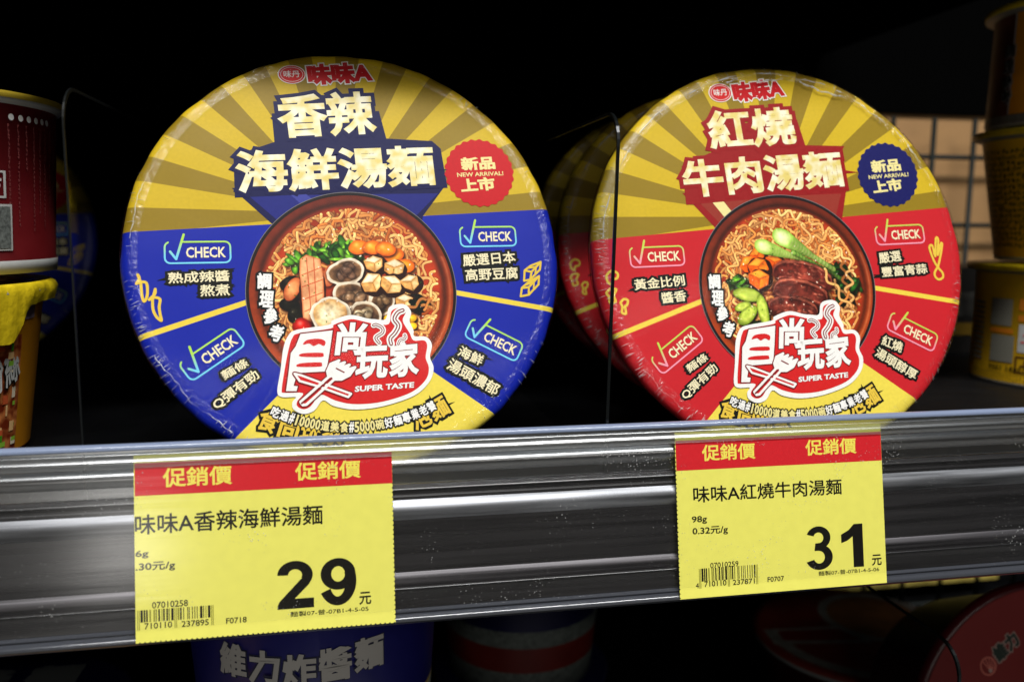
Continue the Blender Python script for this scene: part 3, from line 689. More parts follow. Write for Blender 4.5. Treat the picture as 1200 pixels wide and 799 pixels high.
    for h in ('h1', 'h2', 'h3'):
        cy_ = sum(p[1] for p in D[h])/len(D[h]); mb.poly(smooth_loop([U((p[0], cy_+(p[1]-cy_)*1.5)) for p in D[h]], 3), z(12), I['red'])
    for s, key in (('尚', 'lshang'), ('玩', 'lwan'), ('家', 'ljia')):
        put(mb, s, key, I['maroon'], 10, .04, grow=.03, shear=.12); put(mb, s, key, I['white'], 12, .038, res=3, shear=.12)
    put(mb, 'SUPER TASTE', 'sup', I['maroon'], 10, .04, grow=.03, shear=.15); put(mb, 'SUPER TASTE', 'sup', I['white'], 11.5, .04, shear=.15)
    for key, lw in (('stick', .010), ('fork', .012)):
        P = [U(p) for p in D[key]]
        mb.stroke(P, RAD*.022, z(12.6), I['maroon'], closed=True); mb.poly(P, z(13), I['red']); mb.stroke(P, RAD*lw, z(14), I['white'], closed=True)
    fk = [U(p) for p in D['fork']]; mb.poly(fk[2:15], z(13.6), I['white'])
    mb.stroke([tuple((Vector(fk[i])*.80+Vector(fk[13])*.20)) for i in (6, 8, 10)], RAD*.006, z(14.6), I['maroon'])
    c = Vector(fk[2])*.5+Vector(fk[14])*.5; e2 = Vector(fk[0])*.5+Vector(fk[1])*.5
    mb.stroke([tuple(c), tuple(e2)], RAD*.008, z(14.5), I['maroon'])
    for key, wd in (('st1', .034), ('st2', .026), ('st3', .022)):
        P = smooth_loop([U(p) for p in D[key]], 5, False)
        mb.stroke(P, RAD*wd, z(13), I['white']); mb.stroke(P, RAD*wd*.52, z(14), I['maroon']); mb.stroke(P, RAD*wd*.2, z(15), I['white'])
    mb.build('show_logo', lid)
    # curved slogans
    mb = MB()
    def arc(s, pts, h, m0, m1, a_lo, a_hi, wts=None, k=6, grow=.12, bold=.035):
        A = np.array([[2*p[0], 2*p[1], 1] for p in pts]); B = np.array([p[0]**2+p[1]**2 for p in pts]); c = np.linalg.lstsq(A, B, rcond=None)[0]
        r = math.sqrt(c[2]+c[0]**2+c[1]**2); t0 = math.atan2(pts[0][1]-c[1], pts[0][0]-c[0]); t1 = math.atan2(pts[-1][1]-c[1], pts[-1][0]-c[0])
        wt = [(.56 if ord(ch) < 128 else 1.0) for ch in s]; tot = sum(wt); acc = 0
        for ch, q in zip(s, wt):
            tm = t0+(t1-t0)*(acc+q/2)/tot; acc += q
            half = abs(t1-t0)*r*q/tot*(.46 if ch != '1' else .17)
            if ch == ' ': continue
            p = Vector((c[0]+r*math.cos(tm), c[1]+r*math.sin(tm))); d = Vector((-math.sin(tm), math.cos(tm)))
            a0 = Vector(U(p-d*half)); a1 = Vector(U(p+d*half))
            text(mb, ch, a0, a1, h*RAD, m0, z(k), bold=bold, grow=grow, res=1); text(mb, ch, a0, a1, h*RAD, m1(ch) if callable(m1) else m1, z(k+1.5), bold=bold, res=2)
    arc('吃過#10000道美食#5000碗好麵專業老饕', D['arc'], .048, I['black'], lambda ch: I['pale'] if ch in '0道美食碗15' else I['white'], 0, 0)
    arc('食尚玩家      泡麵', [(D['big'][0][0]-.03, D['big'][0][1]+.02), D['big'][1], (-.05, -.885), D['big'][2], (D['big'][3][0]+.05, D['big'][3][1]+.02)], .10, I['black'], I['gold'], 0, 0, k=3, grow=.11, bold=.03)
    mb.build('slogan_lettering', lid)

LIDM = {1: print_material('lid_print_blue', V1['field']), 2: print_material('lid_print_red', V2['field'])}
CUP = {1: mat('cup_paper_blue', srgb(30, 36, 130), .4, noise=.06), 2: mat('cup_paper_red', srgb(150, 22, 26), .4, noise=.06)}
def make_bowl(which, loc, lean, yaw_, rot, label, group, full=True):
    v = V1 if which == 1 else V2
    c = Vector(loc)
    n = Vector((0, -math.cos(lean), math.sin(lean))); Z = Matrix.Rotation(yaw_, 3, 'Z'); n = Z@n; ex = Z@Vector((1, 0, 0)); ey = n.cross(ex)
    ex2 = ex*math.cos(rot)+ey*math.sin(rot); ey2 = n.cross(ex2)
    base = c-ey*RAD
    root = empty('noodle_bowl', base, label, 'instant noodles', group)
    M = Matrix((ex2, ey2, n)).transposed().to_4x4(); M.translation = c-base
    prng = random.Random(which*5+(0 if full else 3)); ph = [prng.random()*6.28 for _ in range(6)]
    wob = lambda t, k: (.0016*math.sin(9*t+ph[0])+.0013*math.sin(17*t+ph[1])+.0011*math.sin(31*t+ph[2])+.0009*math.sin(47*t+ph[3]))*(1 if k > 3 else 0)
    mb = MB(); prof = [(0, 0), (.5, 0), (.80, 0), (.93, 0), (.950, .0008), (.972, -.002), (.988, -.010), (.998, -.024), (1.0, -.042), (.998, -.062), (.985, -.075), (.95, -.078)]
    mb.lathe([(r*RAD, zz*RAD) for r, zz in prof][::-1], lambda k: LIDM[which], 240, wob=lambda t, k: wob(t, len(prof)-1-k))
    lid = mb.build('lid', root, fix=True); lid.matrix_local = M
    mb = MB(); prof = [(.95, -.07), (.965, -.085), (.955, -.10), (.93, -.105), (.915, -.14), (.70, -.90), (.69, -.945), (.66, -.95), (.64, -.93), (0, -.93)]
    mb.lathe([(r*RAD, zz*RAD) for r, zz in prof], lambda k: (I['white'] if k < 3 else CUP[which]), 96)
    body = mb.build('cup_body', root, fix=True); body.matrix_local = M
    if full: art(v, lid, which)
    # shrink wrap: flat skin and gathered pleats round the rim
    mb = MB(); N = 720; V = []; prof = [(.0, .012), (.60, .012), (.88, .010), (.925, .012), (.952, .012), (.978, .005), (.996, -.010), (1.006, -.030), (1.008, -.06), (.99, -.10), (.955, -.16)]
    amp = [0, 0, 0, .0010, .0030, .0045, .0050, .0045, .004, .005, .003]
    rs = np.random.RandomState(which*7+1); nz = rs.rand(N); nz = (nz+np.roll(nz, 1))/2; gate = np.clip(np.array([math.sin(2*t+ph[4])+.6*math.sin(5*t+ph[5])+.5 for t in np.linspace(0, 6.283, N)]), .15, 1.2)
    for k, (r, zz) in enumerate(prof):
        sh = .010*math.sin(k*1.3)
        for j in range(N):
            t = 2*math.pi*j/N+sh; d = (nz[j]-.5)*2*amp[k]*gate[j]; V.append(((r+d*.5)*RAD*math.cos(t), (r+d*.5)*RAD*math.sin(t), (zz+d)*RAD))
    for k in range(len(prof)-1):
        F = [(k*N+j, (k+1)*N+j, (k+1)*N+(j+1) % N, k*N+(j+1) % N) for j in range(N)]
        i = mb.idx(WRAP if k < 3 else PLEAT); mb.f += F; mb.mi += [i]*N; mb.sm += [k != 99]*N
    mb.v = V
    wr = mb.build('shrink_wrap', root); wr.matrix_local = M
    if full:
        mb = MB(); pr = random.Random(which*31)  # raised creases, whitened to stand for glints and long highlight streaks
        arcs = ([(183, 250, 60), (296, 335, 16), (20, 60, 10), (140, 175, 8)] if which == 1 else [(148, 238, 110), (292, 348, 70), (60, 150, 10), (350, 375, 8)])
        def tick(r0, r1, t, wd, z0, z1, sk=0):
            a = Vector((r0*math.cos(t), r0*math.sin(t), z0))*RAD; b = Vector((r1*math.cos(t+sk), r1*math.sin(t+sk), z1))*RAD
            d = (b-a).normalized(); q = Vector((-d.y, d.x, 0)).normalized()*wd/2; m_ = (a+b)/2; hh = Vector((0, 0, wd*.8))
            mb.add([tuple(a), tuple(m_-q), tuple(m_+q), tuple(b), tuple(m_+hh)], [(0, 1, 4), (1, 3, 4), (3, 2, 4), (2, 0, 4)], CREASE_GLINT)
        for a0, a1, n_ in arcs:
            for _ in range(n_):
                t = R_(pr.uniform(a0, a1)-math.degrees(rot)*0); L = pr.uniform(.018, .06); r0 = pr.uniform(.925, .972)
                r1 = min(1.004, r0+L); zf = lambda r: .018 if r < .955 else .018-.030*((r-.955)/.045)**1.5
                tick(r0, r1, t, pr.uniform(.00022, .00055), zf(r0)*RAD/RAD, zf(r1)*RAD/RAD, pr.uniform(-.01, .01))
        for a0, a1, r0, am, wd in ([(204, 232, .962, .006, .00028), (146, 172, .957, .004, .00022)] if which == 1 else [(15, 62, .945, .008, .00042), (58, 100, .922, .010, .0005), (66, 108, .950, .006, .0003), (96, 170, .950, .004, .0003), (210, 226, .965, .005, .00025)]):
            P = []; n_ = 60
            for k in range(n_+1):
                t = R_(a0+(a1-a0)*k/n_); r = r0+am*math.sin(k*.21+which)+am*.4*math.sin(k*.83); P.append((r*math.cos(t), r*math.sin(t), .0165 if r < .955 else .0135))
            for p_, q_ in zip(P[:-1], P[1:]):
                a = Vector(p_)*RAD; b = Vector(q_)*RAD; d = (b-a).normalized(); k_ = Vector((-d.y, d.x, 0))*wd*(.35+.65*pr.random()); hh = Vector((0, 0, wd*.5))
                mb.add([tuple(a-k_), tuple(b-k_), tuple(b+hh), tuple(a+hh), tuple(b+k_), tuple(a+k_)], [(0, 1, 2, 3), (3, 2, 4, 5)], CREASE_GLINT)
        cr_ = mb.build('film_crease_glints', root); cr_.matrix_local = M; tag(cr_, kind='stuff')
    return root
FLOOR = -0.0138
b1 = make_bowl(1, (0.0008, 0.0346, 0.0586), R_(17.5), R_(3.9), R_(3.6), 'blue and gold noodle bowl standing on edge, with a seafood noodle picture on its lid', 'noodle bowls standing on edge on the shelf')
b2 = make_bowl(2, (0.1590, 0.0289, 0.0583), R_(16.25), R_(-.2), R_(5.3), 'red and gold noodle bowl with the beef picture on its lid, foremost of its row', 'noodle bowls standing on edge on the shelf')
for k, (dx, dy, lab) in enumerate(((.0055, .072, 'red and gold noodle bowl directly behind the front beef bowl, mostly hidden'), (.011, .146, 'dim red and gold noodle bowl, rearmost behind the front beef bowl'))):
    c = copy_tree(b2); c.location = (b2.location.x+dx, b2.location.y+dy, b2.location.z+(.001)); c['label'] = lab
    for q in [o for o in c.children if o.name.startswith('shrink_wrap')]: q.data = q.data
c5 = copy_tree(b1); c5.location = (-.222, .262, b1.location.z); c5['label'] = 'dim blue and gold noodle bowl seen behind the red cup at the left divider'

# ------------------------------------------------------------------ shelves
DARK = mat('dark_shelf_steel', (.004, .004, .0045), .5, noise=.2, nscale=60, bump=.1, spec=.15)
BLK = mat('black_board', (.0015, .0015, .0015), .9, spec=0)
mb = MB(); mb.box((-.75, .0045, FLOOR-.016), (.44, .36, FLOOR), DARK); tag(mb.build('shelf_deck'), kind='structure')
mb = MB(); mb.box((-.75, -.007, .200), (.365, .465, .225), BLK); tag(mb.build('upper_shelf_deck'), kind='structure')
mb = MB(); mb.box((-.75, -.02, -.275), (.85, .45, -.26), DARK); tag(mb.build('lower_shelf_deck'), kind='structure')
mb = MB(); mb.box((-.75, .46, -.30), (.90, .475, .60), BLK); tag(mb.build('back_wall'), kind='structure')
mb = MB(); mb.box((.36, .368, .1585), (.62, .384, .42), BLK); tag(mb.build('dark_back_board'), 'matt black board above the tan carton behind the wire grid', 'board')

FLR = mat('aisle_floor_tile', (.42, .41, .39), .35, noise=.08, nscale=6)
mb = MB(); mb.box((-3, -3.2, -1.0), (3, -.12, -.95), FLR); tag(mb.build('aisle_floor'), kind='structure')
mb = MB(); mb.box((-3, -3.25, -.95), (3, -3.2, 2.6), mat('aisle_wall_paint', (.45, .42, .37), .7, noise=.3, nscale=3)); tag(mb.build('aisle_wall'), kind='structure')
# ------------------------------------------------------------------ price rail
TAU = R_(10)
def rail_pt(s, d):
    """s metres down the rail face, d metres proud of the tag plane -> (y, z)"""
    return (-s*math.sin(TAU)-d*math.cos(TAU), -s*math.cos(TAU)+d*math.sin(TAU))
X0, X1 = -.45, .62
RAIL = mat('dark_smoked_plastic', (.017, .016, .0165), .27, noise=.45, nscale=1, spec=.7, bump=.03, bscale=1, stretch=(12, 500, 500))
LIPM = mat('milky_lip_plastic', srgb(126, 138, 164), .15, noise=.10, nscale=1, spec=.6, stretch=(10, 900, 900))
CHR = mat('bright_bead_plastic', srgb(62, 64, 70), .13, noise=.15, nscale=1, spec=.9, stretch=(12, 1200, 1200))
rail = empty('price_rail', (0, 0, -.056), 'long clear and smoked plastic price rail along the front edge of the shelf', 'price rail')
def strip(name, sd, m, smooth=True, par=rail, thick=.0009):
    """an open section (s, d) in mm swept along the shelf, given a thickness"""
    P = [(s/1000, d/1000) for s, d in sd]
    Q = []
    for i, (s, d) in enumerate(P):
        a = P[max(0, i-1)]; b = P[min(len(P)-1, i+1)]; t = Vector((b[0]-a[0], b[1]-a[1])).normalized(); Q.append((s-t.y*thick*-1*0+0, d-thick))
    loop = P+Q[::-1]
    mb = MB(); poly = [rail_pt(*p) for p in loop]; n = len(poly)
    xs = [X0+(X1-X0)*k/24 for k in range(25)]
    V = [(x, p[0], p[1]) for x in xs for p in poly]
    F = [(k*n+i, k*n+(i+1) % n, (k+1)*n+(i+1) % n, (k+1)*n+i) for k in range(24) for i in range(n)]
    mb.add(V, F, m, smooth)
    o = mb.build(name, par, fix=True); o.location = -par.location if par else (0, 0, 0)
    if smooth:
        me = o.data
        sel = [False]*len(me.edges)
        bm = bmesh.new(); bm.from_mesh(me)
        for e in bm.edges:
            if len(e.link_faces) == 2 and e.calc_face_angle(0) > R_(38): e.smooth = False
        bm.to_mesh(me); bm.free()
    return o
def bulge(s0, s1, d0, h, n=10, flat=0):
    return [(s0+(s1-s0)*k/n, d0+h*math.sin(math.pi*k/n)) for k in range(n+1)]
# opaque lower body (the tag plane is d = 0, the body lies behind it)
sd = [(12.8, -2.6), (13.2, -1.9)]+bulge(13.6, 15.2, -1.7, .8, 6)+[(15.6, -1.9), (16.0, -1.95)]+bulge(16.4, 17.6, -1.9, .25, 4)+[(18.0, -2.3), (24.0, -2.3), (30, -2.35), (36, -2.3), (40.2, -2.2)]+[(40.8, -2.4), (45.0, -2.4)]+bulge(45.2, 46.2, -2.0, .65, 6)+[(46.5, -2.2), (52.0, -2.2)]
strip('rail_back', sd, RAIL, thick=.0012)
SHEEN = mat('grey_sheen_band', (.235, .24, .255), .42, metal=.85, noise=.75, nscale=1, bump=.05, bscale=1, stretch=(16, 300, 300))  # added grey metallic band: the rail's patchy reflections put into its colour
strip('sheen_band', bulge(17.7, 24.2, -2.2, 1.5, 18), SHEEN, thick=.0008)
SHEEN2 = mat('grey_sheen_band_low', (.085, .08, .085), .42, metal=.8, noise=.7, nscale=1, bump=.05, bscale=1, stretch=(9, 700, 700))  # dimmer added band, again a reflection put into the colour
strip('lower_sheen_band', bulge(40.7, 45.0, -2.2, .9, 10), SHEEN2, thick=.0008)
strip('bottom_bead', [(52.1, -2.3)]+bulge(52.4, 53.5, -1.8, .5, 5)+bulge(53.6, 56.8, -1.9, 1.5, 10)+[(56.9, -2.2), (57.0, -3.6)], CHR, thick=.0010)
CLEAR = film_material('clear_rail_plastic', tint=(.93, .95, .96), rough=.25, gain=1.8, bump=.12, bscale=(14, 700, 700), base=.17, dust=.45)
sd = [(-2.0, .9), (-1.2, .95)]+bulge(-.9, .3, .9, .5, 6)+[(.6, .75)]+bulge(.9, 3.4, .6, .55, 8)+[(3.6, .55)]
strip('clear_cover_lip', sd, CLEAR, thick=.0005)
sd = [(-1.8, -1.9), (3.0, -2.0), (3.8, -1.9)]+bulge(4.0, 9.6, -1.9, 1.45, 16)+[(9.6, -1.95), (12.6, -2.1)]
strip('clear_window', sd, CLEAR, thick=.0006)
strip('top_lip', [(-2.3, -2.4)]+[(-2.3-1.45*math.sin(t), -.55+1.75*math.cos(t)) for t in [math.pi*k/12 for k in range(0, 13)]][::-1]+[(-1.9, 1.15), (-1.7, .95)], LIPM, thick=.0004)

FACE = film_material('clear_face_plastic', tint=(.985, .985, .985), rough=.16, gain=.5, bump=.05, bscale=(10, 260, 260), base=.006, dust=.55)
strip('clear_face', [(3.7, .75), (12, .62), (28, .60), (44, .62), (51.8, .60)], FACE, thick=.0004)
# ------------------------------------------------------------------ price tags
PAPER = mat('yellow_tag_paper', srgb(242, 236, 108), .42, noise=.025, nscale=300, bump=.06, bscale=300, spec=.5)
TRED = ink('tag_red', (214, 38, 46), .4); TYEL = ink('tag_header_yellow', (246, 232, 96), .4); TBLK = ink('tag_black', (20, 18, 12), .5); OLV = ink('tag_olive', (150, 146, 52), .5)
LC = {0: '0001101', 1: '0011001', 2: '0010011', 3: '0111101', 4: '0100011', 5: '0110001', 6: '0101111', 7: '0111011', 8: '0110111', 9: '0001011'}
PAR = {4: 'LGLLGG'}
def ean_bits(code):
    d = [int(c) for c in code]; par = PAR[d[0]]; out = '101'
    for c, p in zip(d[1:7], par):
        l = LC[c]; out += l if p == 'L' else ''.join('1' if q == '0' else '0' for q in l)[::-1]
    out += '01010'
    for c in d[7:]: out += ''.join('1' if q == '0' else '0' for q in LC[c])
    return out+'101'
def make_tag(x, label, rows, hdr, bar, W=76.7, H=55.6, notch=('left',)):
    root = empty('price_tag', (x, *rail_pt(0, .0)), label, 'price tag', 'yellow promotional price tags in the rail')
    root.rotation_euler = (math.pi/2-TAU, 0, 0)       # local x along the rail, y up its face, z outward
    mb = MB(); mm = .001
    def edge(a, b, teeth):
        a = Vector(a); b = Vector(b); L = (b-a).length; d = (b-a)/L; nn = Vector((-d.y, d.x)); n = int(L/1.45); out = []
        if not teeth: return [tuple(a)]
        for k in range(n):
            for f, h in ((0, 0), (.55, 0), (.70, .28), (.88, .28)): out.append(tuple(a+d*(L*(k+f)/n)+nn*h))
        return out
    o = edge((0, 0), (0, -H), 'left' in notch)+edge((0, -H), (W, -H), 'bottom' in notch)+edge((W, -H), (W, 0), 'right' in notch)+edge((W, 0), (0, 0), 0)
    o = [(p[0]*mm, p[1]*mm) for p in o]
    mb.extrude(o, 2, -.00028, 0, PAPER); card = mb.build('paper_card', root, fix=True)
    mb = MB(); z1 = 3e-5; a, b = hdr
    mb.poly([(.25*mm, -a[0]*mm), (.25*mm, -b[0]*mm), ((W-.05)*mm, -b[1]*mm), ((W-.05)*mm, -a[1]*mm)], z1, TRED); mb.build('red_header', card)
    def T(mb, s, x0, x1, yb, yt, m, bold, zz=2*z1, res=2):
        text(mb, s, (x0*mm, -yb*mm), (x1*mm, -yb*mm), (yb-yt)*mm, m, zz, bold=bold, res=res)
    mb = MB()
    for s, x0, x1, yb, yt in rows['head']: T(mb, s, x0, x1, yb, yt, TYEL, .020)
    mb.build('header_lettering', card)
    mb = MB()
    for s, x0, x1, yb, yt, bd in rows['plain']: T(mb, s, x0, x1, yb, yt, TBLK, bd, res=3)
    mb.build('product_lettering', card)
    mb = MB(); s, x0, x1, yb, yt = rows['price']; n = len(s)
    for k, ch in enumerate(s):
        if ch == '1':   # a flagged upright numeral, drawn
            q0 = x0+(x1-x0)*.56; q1 = x1-.2; hgt = yb-yt
            P = [(q1, yb), (q1-3.9, yb), (q1-3.9, yt+4.2), (q1-6.0, yt+5.6), (q1-8.3, yt+6.3), (q1-8.3, yt+3.4), (q1-5.4, yt+2.0), (q1-3.3, yt), (q1, yt)]
            mb.poly([(px*mm, -py*mm) for px, py in P], 2*z1, TBLK)
        else:
            w_ = (x1-x0)*.465; q0 = x0 if k == 0 else x1-w_; hh = yb-yt
            def band(c, ro, ri, t0, t1, zk):
                V = []; nseg = 40
                for q in range(nseg+1):
                    t = R_(t0+(t1-t0)*q/nseg)
                    for rx, ry in (ro, ri): V.append(((q0+(c[0]+rx*math.cos(t))*w_)*mm, (-yb+(c[1]+ry*math.sin(t))*hh)*mm, (2+zk*.1)*z1))
                mb.add(V, [(2*q, 2*q+1, 2*q+3, 2*q+2) for q in range(nseg)], TBLK)
            def pp(P, zk): mb.poly([((q0+a*w_)*mm, (-yb+b*hh)*mm) for a, b in P], (2+zk*.1)*z1, TBLK)
            if ch == '2':
                band((.48, .70), (.47, .30), (.185, .125), 178, -28, 0)
                pp([(.895, .56), (.84, .49), (.46, .205), (.97, .205), (.97, 0), (.0, 0), (.01, .08), (.06, .16), (.62, .60), (.70, .655)], 1)
            if ch == '9':
                band((.48, .665), (.47, .335), (.185, .165), 0, 360, 0); band((.46, .52), (.51, .52), (.215, .335), 30, -152, 1)
            if ch == '3':
                band((.46, .735), (.45, .265), (.185, .125), 160, -88, 0); band((.47, .29), (.50, .29), (.205, .145), 88, -160, 1); pp([(.30, .44), (.55, .44), (.60, .52), (.55, .62), (.34, .61)], 2)
    mb.build('price_numerals', card)
    mb = MB(); code, bx0, bx1, bt, bb, skip = bar; bits = ean_bits(code); nb = len(bits); u = (bx1-bx0)/nb
    k = 0
    while k < nb:
        if bits[k] == '1':
            j = k
            while j < nb and bits[j] == '1': j += 1
            guard = k < 3 or 44 < k < 50 or k > 91
            x0, x1 = bx0+k*u, bx0+j*u
            if x1 > .2: mb.poly([(max(.1, x0)*mm, -bt*mm), (max(.1, x0)*mm, -(bb+(2.3 if guard else 0))*mm), (x1*mm, -(bb+(2.3 if guard else 0))*mm), (x1*mm, -bt*mm)], 2*z1, OLV if guard or (k*7) % 5 == 0 else TBLK)
            k = j
        else: k += 1
    mb.build('barcode', card)
    return root
rows1 = dict(head=[('促銷價', 8.2, 28.3, 9.9, 4.0), ('促銷價', 46.9, 67.0, 9.9, 4.2)],
             plain=[('味味A香辣海鮮湯麵', .15, 55.0, 23.6, 17.5, .012), ('6g', .2, 3.9, 30.6, 28.2, .018), ('.30元/g', .2, 11.4, 34.7, 31.8, .018),
                    ('元', 65.6, 69.3, 49.2, 45.3, .02), ('麵製07-普-07B1-4-5-05', 44.7, 68.4, 51.3, 49.7, .006), ('07010258', 4.7, 14.9, 45.6, 43.7, .010),
                    ('710110', 2.5, 10.3, 51.6, 49.75, .010), ('237895', 13.0, 20.8, 51.75, 49.95, .010), ('F0718', 25.8, 31.8, 51.8, 50.1, .012)],
             price=('29', 40.9, 65.2, 48.8, 34.3))
rows2 = dict(head=[('促銷價', 9.5, 29.0, 10.1, 4.5), ('促銷價', 47.6, 67.1, 10.0, 4.4)],
             plain=[('味味A紅燒牛肉湯麵', 5.9, 60.8, 23.9, 18.4, .012), ('98g', 5.1, 10.5, 31.0, 28.3, .018), ('0.32元/g', 5.2, 17.9, 35.0, 32.0, .018),
                    ('元', 71.2, 75.0, 49.3, 45.5, .02), ('麵製07-普-07B1-4-5-06', 50.7, 73.9, 51.4, 49.8, .006), ('07010259', 11.1, 21.3, 46.0, 44.2, .010),
                    ('4', 5.7, 6.8, 52.3, 50.6, .010), ('710110', 8.8, 16.7, 52.1, 50.2, .010), ('237871', 19.0, 27.0, 52.2, 50.4, .010), ('F0707', 31.7, 37.8, 52.1, 50.4, .012)],
             price=('31', 46.5, 68.3, 49.3, 34.4))
make_tag(-.06502, 'yellow and red price tag reading 29, below the blue seafood bowl', rows1, ((2.25, 2.15), (12.0, 12.05)), ('4710110237895', 1.1-.6, 22.2, 45.9, 49.5, 1), notch=('right', 'bottom'))
make_tag(.10606, 'yellow and red price tag reading 31, below the red beef bowl', rows2, ((2.8, 2.75), (12.85, 12.85)), ('4710110237871', 7.0, 28.2, 45.9, 50.2, 0), notch=('left',))

# ------------------------------------------------------------------ clear dividers
ACR = film_material('clear_acrylic', tint=(.90, .92, .92), rough=.06, gain=.35, bump=.15, bscale=(8, 60, 60), base=.004)
ACE = mat('acrylic_edge', (.004, .005, .005), .25, spec=.35)
ACE2 = mat('acrylic_edge_pale', (.006, .007, .007), .4, spec=.15)
def divider(x, y0, z0, z1, length, label, em, lean=0, th=.0011, x_top=None):
    root = empty('clear_divider', (x, y0+length/2, z0), label, 'shelf divider', 'clear acrylic dividers')
    prof = [(0, 0), (length, 0), (length, z1-z0)]
    r = .012
    prof += [(r-r*math.sin(t), (z1-z0)-r+r*math.cos(t)) for t in [math.pi/2*k/8 for k in range(9)]]
    e = .0011
    inner = [(max(e, min(length-e, p[0]+(e if p[0] < r else 0))), min(p[1], z1-z0) - (e if p[1] > (z1-z0)-r else 0)) for p in prof]
    mb = MB(); off = -length/2
    mb.extrude([(p[0]+off, p[1]) for p in inner], 0, -th/2*.9, th/2*.9, ACR); pl = mb.build('acrylic_sheet', root, fix=True)
    front = [prof[k] for k in range(len(prof)-1, 2, -1)]; front = [(0, 0)]+front[0:]+[(length*.35, z1-z0)]
    fi = [(p[0]+e*.8*(1 if i < 10 else 0)*(1 if p[0] < r*1.01 else 0), p[1]-(e*.8 if p[1] > (z1-z0)-r else 0)) for i, p in enumerate(front)]
    mb = MB(); V = []; 
    for p, q in zip(front, fi): V += [(-th/2, p[0]+off, p[1]), (th/2, p[0]+off, p[1]), (th/2, q[0]+off, q[1]), (-th/2, q[0]+off, q[1])]
    F = []
    for k in range(len(front)-1):
        for j in range(4): F.append((4*k+j, 4*k+(j+1) % 4, 4*k+4+(j+1) % 4, 4*k+4+j))
    mb.add(V, F, em); mb.build('polished_edge', root, fix=True)
    root.rotation_euler = (0, lean, 0)
    return root
divider(.0832, .0035, FLOOR, .1060, .30, 'clear divider with a dark front edge between the blue and the red noodle bowls', ACE, lean=R_(1.2), th=.0010)
divider(-.0800, .0035, FLOOR, .1085, .30, 'clear divider with a faint edge between the stacked cups and the blue bowl', ACE2, lean=R_(.2), th=.0005)
divider(.228, .0055, -.26, -.0925, .34, 'clear divider on the lower shelf left of the tilted dark red bowl', ACE, lean=0)

# ------------------------------------------------------------------ cups at the sides
MR = mat('cup_red', srgb(88, 11, 15), .42, noise=.08, nscale=80); MW = mat('cup_white', srgb(176, 176, 172), .4, noise=.04)
MY = mat('foil_yellow', srgb(214, 186, 28), .30, noise=.14, nscale=260, bump=.6, bscale=420); MG = mat('foil_gold_top', srgb(150, 128, 60), .26, metal=.5, noise=.3, nscale=140, bump=.6, bscale=170)
MO = mat('cup_orange', srgb(232, 150, 24), .4, noise=.05); MYC = mat('cup_yellow', srgb(240, 188, 26), .42, noise=.05)
SIL = mat('lid_silver', srgb(150, 158, 168), .3, metal=.3)
def cup(name, loc, prof, mfun, label, cat, group=None, n=96, body='cup_body'):
    root = empty(name, loc, label, cat, group)
    mb = MB(); mb.lathe(prof, mfun, n); mb.build(body, root, fix=True); return root
# red cup
H1 = .0600
rc = cup('noodle_cup', (-.155, .075, .0515), [(0, .0005), (.0455, .0005), (.0470, 0), (.0474, .0045), (.0468, .0050), (.0500, .0565), (.0515, .0570), (.0520, .0585), (.0515, .0600), (0, .0600)],
         lambda k: MW if k in (1, 2, 5, 6) else MR, 'dark red noodle cup with rows of small print, standing on the foil-lidded cup', 'instant noodles', 'stacked noodle cups')
mb = MB(); mb.lathe([(.0524, .0582), (.0528, .0592), (.0524, .0603), (.0500, .0606), (0, .0606)], lambda k: mat('dull_yellow_rim', srgb(150, 128, 34), .4), 96); mb.build('sealed_lid', rc, fix=True)
mb = MB()
for k, a in enumerate((-26.6, -22, -17.6, -13.2, -9, -5, 4)):
    z = .0522; r_ = .0498
    V = []; c = R_(a)
    for q in range(14):
        t = 2*math.pi*q/14; az = c+.0011*math.cos(t)/r_; V.append(((r_+.0006)*math.cos(az), (r_+.0006)*math.sin(az), z+.0011*math.sin(t)))
    if k < 6: mb.add(V, [tuple(range(14))], MW)
mb.build('white_dots', rc)
TXT = mat('faded_print', srgb(120, 60, 58), .5); TX2 = mat('dark_print', srgb(40, 26, 8), .5)
def columns(root, r_at, azs, ztop, lens, m, cw=.9, zc=.0012, seed=1):
    """columns of tiny unreadable characters: each a scatter of short ink strokes"""
    rs = random.Random(seed); mb = MB()
    for a, L in zip(azs, lens):
        z = ztop
        while z > ztop-L:
            r = r_at(z)+.00035
            for q in range(5):
                da = rs.uniform(-.5, .5)*cw; dz = rs.uniform(-.42, .42)*zc; hw = rs.choice((.30, .08, .22))*cw; hh = .10*zc if hw > .1*cw else .36*zc
                V = []
                for sa, sz in ((-1, -1), (1, -1), (1, 1), (-1, 1)):
                    az = R_(a+max(-.5*cw, min(.5*cw, da+sa*hw))); V.append((r*math.cos(az), r*math.sin(az), z+dz+sz*hh))
                mb.add(V, [(0, 1, 2, 3)], m)
            z -= zc*1.25
    o = mb.build('small_print', root); tag(o, kind='stuff'); return o
columns(rc, lambda z: .0468+(z-.005)*.0621, (-27.6, -23, -18.6, -14.2, -10, -6, -1, 3), .0495, (.026, .034, .015, .035, .030, .034, .03, .02), TXT)
mb = MB()   # recycling mark and the plain pale panel
def wpatch(mb, r_at, a0, a1, z0, z1, m, off=.0004, n=8):
    V = []
    for k in range(n+1):
        az = R_(a0+(a1-a0)*k/n)
        for z in (z0, z1): r = r_at(z)+off; V.append((r*math.cos(az), r*math.sin(az), z))
    mb.add(V, [(2*k, 2*k+2, 2*k+3, 2*k+1) for k in range(n)], m)
ra = lambda z: .0468+(z-.005)*.0621
wpatch(mb, ra, -45, -27, .0080, .0235, MW); wpatch(mb, ra, -44, -28, .0088, .0227, mat('blank_grey', srgb(92, 96, 92), .6, noise=.5, nscale=900), off=.0006)
